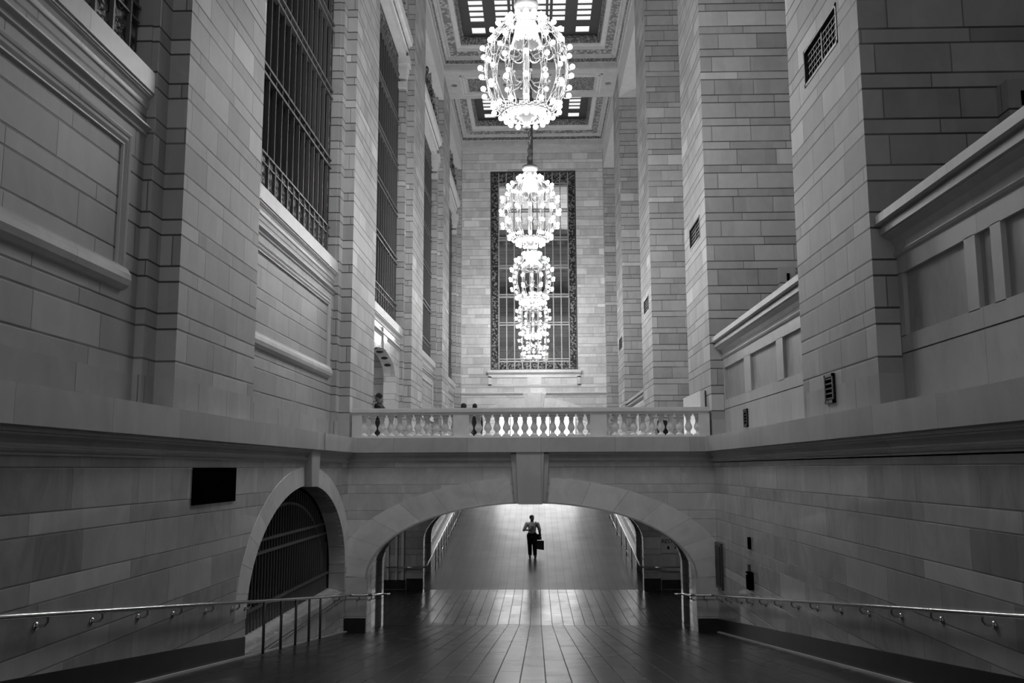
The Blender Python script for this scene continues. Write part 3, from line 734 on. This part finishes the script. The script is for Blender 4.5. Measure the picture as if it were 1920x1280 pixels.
    for i, (z, r) in enumerate(zip(ROWS, BR)):
        for k in range(NR):
            a = 2*PI*k/NR - PI/2
            bulb(r*math.cos(a), y+r*math.sin(a), z)
    for k in range(14):
        a = 2*PI*(k+.5)/14; bulb(.47*math.cos(a), y+.47*math.sin(a), 12.42)
labs = ['largest and nearest lit globe chandelier, hanging at the top of the picture', 'second lit globe chandelier, with its chain in view above it',
        'third lit globe chandelier, between the second and the smallest', 'farthest and smallest lit globe chandelier, in front of the end window']
for i in range(4): chandelier(19.84+PP*i - .1, labs[i])
# ---- balustrade on the bridge
t = empty('balustrade', (0, 23.9, ZB), 'pale stone balustrade across the bridge above the big arch', 'balustrade')
mb = MB().box(-4.66, 4.66, 23.66, 24.12, 6.03, 6.12); mb.box(-4.64, 4.64, 23.7, 24.08, 5.96, 6.03); mb.box(-4.64, 4.64, 23.68, 24.1, 6.12, 6.14); mb.build('coping', 'light_trim', t)
mb = MB().box(-4.66, 4.66, 23.68, 24.1, ZB, 5.41); mb.build('plinth', 'light_trim', t)
for x0, x1 in ((-4.66, -4.40), (-2.0, -1.59), (1.57, 2.0), (4.38, 4.66)):
    mb = MB().box(x0, x1, 23.7, 24.08, 5.41, 5.96); mb.build('post', 'light_trim', t)
prof = [(.105, 5.41), (.105, 5.445), (.085, 5.455), (.06, 5.47), (.048, 5.5), (.052, 5.53), (.085, 5.57), (.102, 5.615), (.095, 5.66), (.072, 5.71), (.055, 5.77), (.058, 5.80), (.066, 5.84), (.078, 5.86), (.06, 5.875), (.085, 5.905), (.1, 5.92), (.1, 5.96)]
bal = None
xs = [-4.26+.2393*(k+.5) for k in range(-1, 10)] + [-1.47+.2433*(k+.5) for k in range(-1, 13)] + [2.12+.2378*(k+.5) for k in range(-1, 10)]
for x in xs:
    if bal is None:
        bal = MB().lathe([(r, z-5.41) for r, z in prof], (0, 0, 0), 14).build('baluster', 'light_trim', smooth=True); o = bal
    else: o = bal.copy(); COL.objects.link(o)
    o.parent = t; o.location = (x, 23.89-23.9, 5.41-ZB)
# ---- handrails
def bracket(x, y, z, s):
    mb = MB(); mb.tube([(x, y, z-.03), (x, y, z-.07), (x+s*.03, y, z-.105), (x+s*.07, y, z-.11), (s*W, y, z-.11)], .014, 6)
    mb.lathe([(.045, 0), (.045, .02)], (0, 0, 0), 10)
    o = MB(); o.add(mb.v[:5*6], mb.f[:4*6]+[tuple(range(6)), tuple(range(24, 30))])
    o.add([(s*W-s*zz, y+xx, z-.11+yy) for xx, yy, zz in mb.v[30:]], [tuple(i-30 for i in f) for f in mb.f[26:]])
    return o
def rail_line(s, ya, yb, x=4.62):
    return [(s*x, ya, rampz(ya)+.9), (s*x, (ya+yb)/2, rampz((ya+yb)/2)+.9), (s*x, yb, rampz(yb)+.9)]
RX = 4.60
for s, lab, ys in ((-1, 'long steel handrail on the left wall, carried on posts past the barred arch', [4.6, 5.7, 6.8, 7.9, 9.0, 10.14, 11.32, 12.41, 13.63, 14.83, 15.45, 22.3, 23.1]),
                (1, 'long steel handrail on brackets along the right wall', [4.7, 5.9, 7.1, 8.25, 9.44, 10.65, 11.82, 12.96, 14.13, 15.3, 16.42, 17.57, 18.75, 19.91, 20.95, 22.1, 23.2])):
    t = empty('handrail', (s*W, 12, rampz(12)), lab, 'handrail')
    z1 = rampz(23.5)+.9
    pth = rail_line(s, -4, 23.35, RX)+[(s*(RX-.02), 23.48, z1), (s*(RX-.12), 23.53, z1), (s*4.18, 23.53, z1), (s*4.08, 23.56, z1), (s*4.06, 23.66, z1-.01), (s*4.06, 24.2, rampz(24.2)+.9), (s*4.28, 24.5, rampz(24.5)+.9), (s*4.28, 26.7, rampz(26.7)+.9), (s*4.2, 26.9, rampz(27)+.9), (s*4.2, 27.4, rampz(27.4)+.9)]
    MB().tube(pth, .029, 10).build('rail', 'steel', t, True)
    for y in ys:
        if s < 0 and 15.5 < y < 22: continue
        bracket(s*RX, y, rampz(y)+.9, s).build('bracket', 'steel', t, True)
    for y, x in ((23.56, 4.35), (23.9, 4.1), (25.6, 4.3)):
        MB().tube([(s*x, y, rampz(y)+.88), (s*x, y+.02, rampz(y)+.8), (s*(x+.08), y+.1, rampz(y)+.76)], .016, 6).build('bracket', 'steel', t, True)
    if s < 0:
        for y in (16.2, 17.3, 18.35, 19.42, 20.42):
            MB().tube([(s*RX, y, rampz(y)+.01), (s*RX, y, rampz(y)+.9)], .026, 8).build('post', 'iron', t, True)
for s, lab in ((-1, 'steel handrail with posts climbing the far ramp on its left side'), (1, 'steel handrail climbing the far ramp on its right side')):
    t = empty('handrail', (s*4.1, 38.7, rampz(38.7)), lab, 'handrail')
    pth = [(s*5.6, 35.3, .84), (s*4.2, 35.3, .84), (s*4.08, 35.34, .86), (s*4.06, 35.5, .9), (s*4.1, 38.2, rampz(38.2)+.9), (s*4.1, 45, rampz(45)+.95), (s*4.1, 56, rampz(56)+.95)]
    MB().tube(pth, .026, 8).build('rail', 'steel', t, True)
    MB().tube([(s*4.1, 38.8, rampz(38.8)+.25), (s*4.1, 56, rampz(56)+.25)], .015, 6).build('lower_rail', 'steel', t, True)
    for j in range(15 if s < 0 else 8):
        y = 38.8+j*(1.15 if s < 0 else 2.3)
        MB().tube([(s*4.1, y, rampz(y)), (s*4.1, y, rampz(y)+.93)], .02, 6).build('post', 'iron_light', t, True)
# ---- iron gate in the side arch
t = empty('iron_gate', (-5.14, 19.5, 1.7), 'dark iron barred gate filling the left side arch', 'gate')
X = -5.16
mb = MB()
for i in range(40):
    y = 15.65+i*.2
    if y < 23.45: mb.box(X-.015, X+.015, y-.012, y+.012, 1.58, ell(19.5, 3.95, 2.1, 2.1, y)-.02)
mb.build('bars', 'iron_light', t)
mb = MB()
for z in (3.22, 2.98, 1.98):
    hw = 3.95*math.sqrt(max(0, 1-(max(z-2.1, 0)/2.13)**2)); mb.box(X-.03, X+.03, 19.5-hw, 19.5+hw, z-.025, z+.025)
mb.tube([(X, 19.5-3.3*math.cos(PI*i/24), 2.1+1.75*math.sin(PI*i/24)) for i in range(25)], .03, 6)
mb.build('rails', 'iron_light', t)
mb = MB()
for i in range(78): y = 15.6+i*.1; mb.box(X-.01, X+.01, y-.008, y+.008, 1.56, 1.98)
mb.build('lower_pickets', 'iron_light', t)
mb = MB().box(X-.06, X-.05, 15.56, 23.44, 1.58, 2.4)
# ---- panels, vents and boxes
tag(MB().box(-W, -W+.03, 12.9, 14.72, 4.07, 4.6).build('wall_panel', 'black', loc=(-W, 13.8, 4.3)), 'plain black rectangular panel high on the left wall before the barred arch', 'panel')
def vent(name, X, s, y0, y1, z0, z1, lab, grp, cross=True):
    if not cross: X -= s*.11
    t = empty(name, (X, (y0+y1)/2, z0), lab, 'vent', grp)
    MB().box(X+s*(.13 if cross else .092), X+s*(.16 if cross else .11), y0, y1, z0, z1).build('backing', 'black', t)
    f = MB(); e = .05
    q = -s*.01 if cross else s*.07; f.box(X+q, X+s*.1, y0, y1, z0, z0+e); f.box(X+q, X+s*.1, y0, y1, z1-e, z1); f.box(X+q, X+s*.1, y0, y0+e, z0, z1); f.box(X+q, X+s*.1, y1-e, y1, z0, z1); f.build('frame', 'iron', t)
    g = MB()
    if cross:
        n = int((y1-y0)/.12)
        for i in range(1, n): g.box(X+s*.05, X+s*.09, y0+i*(y1-y0)/n-.01, y0+i*(y1-y0)/n+.01, z0, z1)
        g.box(X+s*.03, X+s*.09, (y0+y1)/2-.03, (y0+y1)/2+.03, z0, z1)
    for i in range(1, 6): z = z0+i*(z1-z0)/6; g.box(X+s*(.04 if cross else .075), X+s*.09, y0, y1, z-.012, z+.012)
    g.build('grille', 'darkpanel', t)
VL = ['dark wall vent high on the nearest right pier', 'dark wall vent on the second right pier', 'dark wall vent on the third right pier', 'small dark wall vent on the farthest right pier']
for k in range(4): vent('wall_vent', W, 1, pier_y(k)+.83, pier_y(k)+2.5, 10.86, 11.5, VL[k], 'vents on the right piers')
vent('air_grille', W, 1, 13.87, 14.29, 5.55, 6.0, 'small louvred grille low on the nearest right pier', 'low louvred grilles', False)
vent('air_grille', 5.05, 1, 21.05, 21.4, 5.50, 5.92, 'small louvred grille low on the parapet beside the bridge', 'low louvred grilles', False)
t = empty('wall_cabinet', (W, 23.2, 1.6), 'tall narrow dark cabinet on the right wall in the corner by the bridge', 'cabinet')
MB().box(W, W-.06, 22.86, 23.58, 1.6, 2.72).build('body', 'iron', t); MB().box(W-.06, W-.075, 22.95, 23.5, 1.68, 2.64).build('door', 'darkpanel', t)
MB().box(W-.075, W-.09, 23.4, 23.45, 2.1, 2.3).build('handle', 'iron', t)
t = empty('call_box', (W, 19.85, 2.0), 'small black call box on the right wall above the handrail', 'box')
MB().box(W, W-.10, 19.7, 20.0, 2.02, 2.38).build('body', 'black', t); MB().box(W, W-.04, 19.95, 20.1, 2.3, 2.52).build('backplate', 'iron', t); MB().box(W-.1, W-.13, 19.78, 19.92, 2.33, 2.36).build('hood', 'steel', t)
tag(MB().box(W, W-.05, 19.83, 19.95, 2.85, 3.1).build('wall_switch', 'black', loc=(W, 19.9, 3.0)), 'small black fitting on the right wall above the call box', 'switch')
t = empty('reflection_slab', (4.55, 25.5, 5.0), 'added pale slab imitating a bright reflection beside the right pier, just behind the balustrade', 'reflection')
MB().prism([(24.4, 5.0), (27.2, 5.0), (27.2, 6.62), (24.4, 6.62)], YZf, W-.02, W-.16).build('slab', 'light_trim', t)  # chandelier reflection on the polished pier base, put in as a pale slab
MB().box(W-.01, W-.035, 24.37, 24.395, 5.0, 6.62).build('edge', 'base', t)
# sign in the right side passage
t = empty('wall_sign', (5.4, 35.48, 1.5), 'pale wall sign reading RESTROOMS seen through the arch', 'sign')
MB().box(4.88, 6.1, 35.46, 35.5, 1.36, 2.0).build('board', 'trim', t)
def text(body, x, z, y, size, parent, name='lettering'):
    cu = bpy.data.curves.new(name, 'FONT'); cu.body = body; cu.size = size; cu.extrude = .004; cu.align_x = 'LEFT'
    o = bpy.data.objects.new(name, cu); COL.objects.link(o); o.parent = parent
    o.location = Vector((x, y, z))-WL[parent.name]; o.rotation_euler = (PI/2, 0, 0); cu.materials.append(MAT['black']); bpy.context.view_layer.update()
    me = bpy.data.meshes.new_from_object(o); m = bpy.data.objects.new(name, me); COL.objects.link(m); m.parent = parent; m.location = o.location; m.rotation_euler = o.rotation_euler
    bpy.data.objects.remove(o); return m
text('RESTROOMS', 4.9, 1.72, 35.455, .21, t)
mb = MB(); mb.prism([(5.12, 1.5), (5.2, 1.5), (5.2, 1.57), (5.16, 1.64), (5.12, 1.57)], XZf, 35.45, 35.46); mb.prism([(5.4, 1.53), (5.62, 1.53), (5.62, 1.58), (5.4, 1.58)], XZf, 35.45, 35.46); mb.build('arrow_mark', 'black', t)
# passage lamps and lobby lights
def ceil_lamp(x, y, z, w_, strength, lab, grp, dims=None):
    t = empty('ceiling_light', (x, y, z), lab, 'light', grp)
    a, b = dims or (w_, w_)
    MB().box(x-a, x+a, y-b, y+b, z-.02, z).build('diffuser', emit('lamp_diffuser_%d' % round(strength*10), .9, strength), t)
    f = MB(); f.box(x-a-.06, x+a+.06, y-b-.06, y+b+.06, z, z+.04); f.build('frame', 'iron', t)
for s in (-1, 1): ceil_lamp(s*7.2, 31.5, 4.44, .5, 9.0, 'ceiling light in the side passage under the bridge, on the %s side' % ('left' if s < 0 else 'right'), 'passage lights')
for x, n in zip((-5.4, -1.8, 1.8, 5.4), ('leftmost', 'second from left', 'second from right', 'rightmost')): ceil_lamp(x, 60.9, 9.25, 1.2, 26.0, n+' of the bright ceiling panels in the lobby beyond the end arch', 'lobby lights', (1.4, .8))
for x, n in zip((-5.5, 0, 5.5), ('left', 'middle', 'right')): ceil_lamp(x, 63, 25.9, 1.2, 38.0, n+' one of the ceiling panels high behind the end window', 'upper lobby lights')
ceil_lamp(-7.2, 31, 9.3, .5, 12.0, 'ceiling light in the room behind the left doorway', 'doorway lights')
# ---- people
def capsule(mb, p0, p1, r0, r1, n=12, flat=None, m=5):
    """tapered capsule; flat=(axis vector, factor) squashes the section"""
    a, b = Vector(p0), Vector(p1); d = (b-a); L = d.length; d.normalize()
    up = Vector((0, 1, 0)) if abs(d.y) < .9 else Vector((1, 0, 0))
    s1 = (up - d*up.dot(d)).normalized(); s2 = d.cross(s1)
    path = []; rr = []
    for i in range(m+1): t = PI/2*i/m; path.append(a-d*r0*math.cos(t)); rr.append(max(r0*math.sin(t), .001))
    for i in range(m, -1, -1): t = PI/2*i/m; path.append(b+d*r1*math.cos(t)); rr.append(max(r1*math.sin(t), .001))
    vs = []; fs = []; sx = flat if flat else 1.0
    for p, r in zip(path, rr):
        for k in range(n): vs.append(p + s1*math.cos(2*PI*k/n)*r*sx + s2*math.sin(2*PI*k/n)*r)
    N = len(path)
    for i in range(N-1):
        for k in range(n): fs.append((i*n+k, i*n+(k+1) % n, (i+1)*n+(k+1) % n, (i+1)*n+k))
    fs += [tuple(range(n))[::-1], tuple(range((N-1)*n, N*n))]
    mb.add(vs, fs)
def remesh(o, vox, sm=4):
    r = o.modifiers.new('Remesh', 'REMESH'); r.mode = 'VOXEL'; r.voxel_size = vox; r.use_smooth_shade = True
    s = o.modifiers.new('Smooth', 'SMOOTH'); s.iterations = sm; s.factor = .5
skin = plain('skin', .14, .5); hairm = plain('dark_hair', .012, .6, bump=.6, bscale=80); blackcloth = plain('black_cloth', .012, .8, bump=.3); shirtm = plain('pale_shirt', .85, .8, bump=.3); coatm = plain('dark_coat', .015, .8); leather = plain('black_leather', .012, .4); darkgrey = plain('dark_grey_jacket', .05, .8); phone = plain('phone_glass', .3, .15)
def rotz(p, a, c=(0, 0)):
    x, y = p[0]-c[0], p[1]-c[1]; return (c[0]+x*math.cos(a)-y*math.sin(a), c[1]+x*math.sin(a)+y*math.cos(a), p[2])
def person(loc, H, facing, label, J, top, bottom, vox=.010, head_turn=0.0, glasses=False, longcoat=False, sleeves=True, hair_long=False, group=None, wide=1.0):
    """figure modelled facing -Y at unit height 1.8 m, feet at 0; J = overrides of joints; facing = rotation about z"""
    D = dict(hipL=(.09, 0, .93), kneeL=(.10, -.02, .50), ankL=(.10, .03, .09), toeL=(.11, -.13, .035), hipR=(-.09, 0, .93), kneeR=(-.10, -.02, .50), ankR=(-.10, .03, .09), toeR=(-.11, -.13, .035),
             pel=(0, 0, .97), waist=(0, 0, 1.12), chest=(0, .0, 1.32), neck=(0, .015, 1.48), shL=(.185, .01, 1.43), elL=(.23, .03, 1.14), wrL=(.24, -.03, .88), shR=(-.185, .01, 1.43), elR=(-.23, .03, 1.14), wrR=(-.24, -.03, .88), head=(0, -.01, 1.67))
    D.update(J); S = H/1.8
    t = empty('person', loc, label, 'person', group)
    def fin(mb, name, mat, v=vox, sm=4, rm=True):
        mb.v = [tuple(Vector(rotz((x*S*wide, y*S*wide, z*S), facing)) + Vector(loc)) for x, y, z in mb.v]
        o = mb.build(name, mat, t, True)
        if rm: remesh(o, v, sm)
        return o
    d = {k: Vector(v) for k, v in D.items()}
    b = MB()
    # torso, neck, limbs
    capsule(b, d['pel']+Vector((-.05, 0, 0)), d['pel']+Vector((.05, 0, 0)), .115, .115); capsule(b, d['pel'], d['waist'], .125, .115, flat=.8); capsule(b, d['waist'], d['chest'], .12, .14, flat=.8)
    capsule(b, d['shL']+Vector((-.05, 0, -.03)), d['shR']+Vector((.05, 0, -.03)), .075, .075); capsule(b, d['chest']+Vector((0, 0, .06)), d['neck']+Vector((0, 0, .08)), .075, .056)
    for s in 'LR':
        capsule(b, d['hip'+s], d['knee'+s], .088, .056); capsule(b, d['knee'+s], d['ank'+s], .056, .04); capsule(b, d['ank'+s], d['toe'+s], .04, .028)
        capsule(b, d['sh'+s], d['el'+s], .055, .042); capsule(b, d['el'+s], d['wr'+s], .042, .028)
        # hand: palm, four unequal bent fingers, thumb from the side
        w_ = d['wr'+s]; dr = (w_-d['el'+s]).normalized(); side = dr.cross(Vector((0, -1, .2))).normalized()
        if s == 'R': side = -side
        nrm = dr.cross(side).normalized()
        if nrm.y > 0 and abs(dr.z) > .7: nrm = -nrm
        pc = w_+dr*.085; capsule(b, w_+dr*.01, pc, .028, .036, flat=.55)
        for i, ln in enumerate((.062, .072, .068, .052)):
            base = pc+side*(.026-.0175*i); k1 = base+dr*ln*.55; tip = k1+(dr*.5+nrm*.6)*ln*.7
            capsule(b, base, k1, .0095, .009, 8); capsule(b, k1, tip, .009, .0075, 8)
        th = w_+dr*.04+side*.028; k1 = th+side*.03+dr*.03; capsule(b, th, k1, .012, .011, 8); capsule(b, k1, k1+dr*.03+nrm*.01, .011, .008, 8)
    # head
    h = d['head']; hb = MB()
    hb.ball((0, .012, .035), .092, 16, 12, (.84, 1.04, 1.06)); hb.ball((0, -.022, -.035), .070, 14, 10, (.86, .95, 1.05)); capsule(hb, (0, -.045, -.085), (0, -.035, -.07), .035, .04)
    capsule(hb, (0, -.088, .018), (0, -.108, -.018), .009, .014, 8); hb.ball((0, -.086, -.052), .014, 8, 6, (1.7, .8, .5)); capsule(hb, (0, -.09, .035), (0, -.085, .04), .02, .02, 8)
    for s in (-1, 1):
        hb.ball((s*.078, .01, -.01), .022, 8, 6, (.4, .8, 1.25)); capsule(hb, (s*.018, -.088, .032), (s*.045, -.082, .033), .008, .007, 6)
    hv = [Vector(rotz(p, head_turn)) + h for p in hb.v]; b.add(hv, hb.f)
    capsule(b, d['neck'], h+Vector((0, .02, -.06)), .056, .056)
    fin(b, 'body', skin, vox if vox < .009 else .009, 3)
    e = MB()
    for s in (-1, 1): e.ball((s*.032, -.082, .015), .011, 8, 6)
    e.v = [tuple(Vector(rotz(p, head_turn)) + h) for p in e.v]; fin(e, 'eyes', phone, rm=False)
    hm = MB(); hm.ball((0, .024, .052), .098, 16, 12, (.88, 1.06, 1.0))
    hm.v = [p for p in hm.v]
    hm.v = [(x, max(y, -.075+.0*z), max(z, .045 if y < -.02 else (-.0 if y < .03 else -.05))) for x, y, z in hm.v]
    if hair_long: capsule(hm, (0, .07, .0), (0, .06, -.16), .075, .06)
    hm.v = [tuple(Vector(rotz(p, head_turn)) + h) for p in hm.v]; fin(hm, 'hair', hairm, .008, 2)
    # clothing
    c = MB(); g = .018
    capsule(c, d['pel']+Vector((0, 0, .0)), d['waist'], .145, .14, flat=.82); capsule(c, d['pel']+Vector((-.04, 0, .03)), d['pel']+Vector((.04, 0, .03)), .115, .115); capsule(c, d['waist'], d['chest'], .14, .155, flat=.82)
    capsule(c, d['shL']+Vector((-.04, 0, -.025)), d['shR']+Vector((.04, 0, -.025)), .092, .092); capsule(c, d['chest'], d['neck']+Vector((0, 0, .0)), .12, .075)
    for s in 'LR':
        capsule(c, d['sh'+s], d['el'+s], .072, .060)
        if sleeves: capsule(c, d['el'+s], d['wr'+s], .060, .043)
        else: pass
        if longcoat: capsule(c, d['hip'+s], d['knee'+s]+Vector((0, 0, .05)), .12, .11)
    fin(c, 'coat' if longcoat else 'shirt', top, .012, 5)
    p = MB(); capsule(p, d['pel']+Vector((-.05, 0, 0)), d['pel']+Vector((.05, 0, 0)), .127, .127)
    for s in 'LR':
        capsule(p, d['hip'+s], d['knee'+s], .108, .082); capsule(p, d['knee'+s], d['ank'+s]+Vector((0, 0, .01)), .082, .068)
    fin(p, 'trousers', bottom, .012, 5)
    for s in 'LR':
        q = MB(); capsule(q, d['ank'+s]+Vector((0, .02, -.045)), d['toe'+s], .045, .04); capsule(q, d['ank'+s]+Vector((0, 0, 0)), d['ank'+s]+Vector((0, 0, -.03)), .045, .045)
        fin(q, 'shoe', leather, .008, 3)
    if glasses:
        q = MB()
        for s in (-1, 1): q.tube([(s*.033+.022*math.cos(i*PI/6), -.098, .015+.016*math.sin(i*PI/6)) for i in range(12)], .0025, 4, True); q.tube([(s*.055, -.096, .02), (s*.078, .0, .012)], .0025, 4)
        q.v = [tuple(Vector(rotz(pp, head_turn)) + h) for pp in q.v]; fin(q, 'glasses', leather, rm=False)
    return t
MX, MY = -.06, 40.9; MZ = rampz(MY)
man = person((MX, MY, MZ), 1.84, 0.0, 'man in pale shirt and black trousers walking down the far ramp with a phone',
    dict(shL=(.19, .0, 1.43), elL=(.27, .02, 1.16), wrL=(.30, -.03, .92), head=(0, -.02, 1.65), elR=(-.29, -.02, 1.16), wrR=(-.10, -.22, 1.17), kneeL=(.09, -.06, .51), ankL=(.10, -.01, .09), toeL=(.12, -.16, .035), kneeR=(-.085, .0, .50), ankR=(-.08, .06, .11), toeR=(-.085, -.10, .04)),
    shirtm, blackcloth, .007, head_turn=.35, sleeves=False, wide=1.2)
S = 1.84/1.8
def mp(x, y, z): return (MX+x*S*1.2, MY+y*S*1.2, MZ+z*S)
tag(MB().box(*[v for a, b in zip(mp(-.02, -.30, 1.20), mp(.06, -.285, 1.34)) for v in (a, b)]).build('phone', phone, loc=mp(.02, -.29, 1.27)), 'small phone held up in the walking man\'s hand', 'phone')
t = empty('tote_bag', mp(.36, -.04, .34), 'black rectangular tote bag hanging from the walking man\'s hand', 'bag')
b = MB(); x, y, z = mp(.30, -.07, .36); b.hexa([(x-.17, y-.06, z), (x+.15, y-.06, z-.04), (x+.15, y+.08, z-.04), (x-.17, y+.08, z), (x-.15, y-.04, z+.36), (x+.15, y-.04, z+.36), (x+.15, y+.06, z+.36), (x-.15, y+.06, z+.36)]); b.build('body', leather, t)
for dy in (-.03, .05):
    MB().tube([(x-.08, y+dy, z+.35), (x-.07, y+dy, z+.44), (x-.04, y+.0, z+.50), (x+.0, y+dy, z+.44), (x+.06, y+dy, z+.35)], .009, 6).build('handle', leather, t, True)
t = empty('shoulder_bag', mp(.24, .0, .8), 'small dark shoulder bag on a strap at the walking man\'s side', 'bag')
b = MB(); x, y, z = mp(.25, .05, .74); b.box(x-.10, x+.10, y-.05, y+.05, z, z+.24); b.build('body', blackcloth, t)
MB().tube([mp(.13, -.09, 1.475), mp(.17, -.15, 1.42), mp(.23, -.13, 1.2), mp(.25, -.06, 1.0), mp(.25, .0, .95)], .018, 6).build('strap', blackcloth, t, True)
MB().tube([mp(.13, -.09, 1.475), mp(.13, .02, 1.515), mp(.17, .13, 1.42), mp(.24, .13, 1.2), mp(.25, .08, .95)], .018, 6).build('strap', blackcloth, t, True)
person((-4.62, 27.4, 5.0), 1.84, -PI/2-.15, 'man in a dark coat and glasses standing behind the left end of the balustrade', dict(elL=(.25, .26, 1.25), wrL=(.22, .50, 1.17), elR=(-.25, .2, 1.22), wrR=(-.2, .42, 1.14)), coatm, blackcloth, .011, glasses=True, longcoat=True)
person((-2.20, 29.6, 5.0), 1.67, PI-.2, 'dark-haired person on the bridge, left one of the two heads above the balustrade', {}, darkgrey, blackcloth, .012, hair_long=True, wide=1.2)
person((-1.95, 31.2, 5.0), 1.77, PI+.1, 'dark-haired person on the bridge, right one of the two heads above the balustrade', {}, coatm, blackcloth, .012)
person((4.75, 33.2, 5.0), 1.55, .6, 'dark-clothed figure on the bridge glimpsed between the balusters at the right', {}, coatm, blackcloth, .012, longcoat=True)
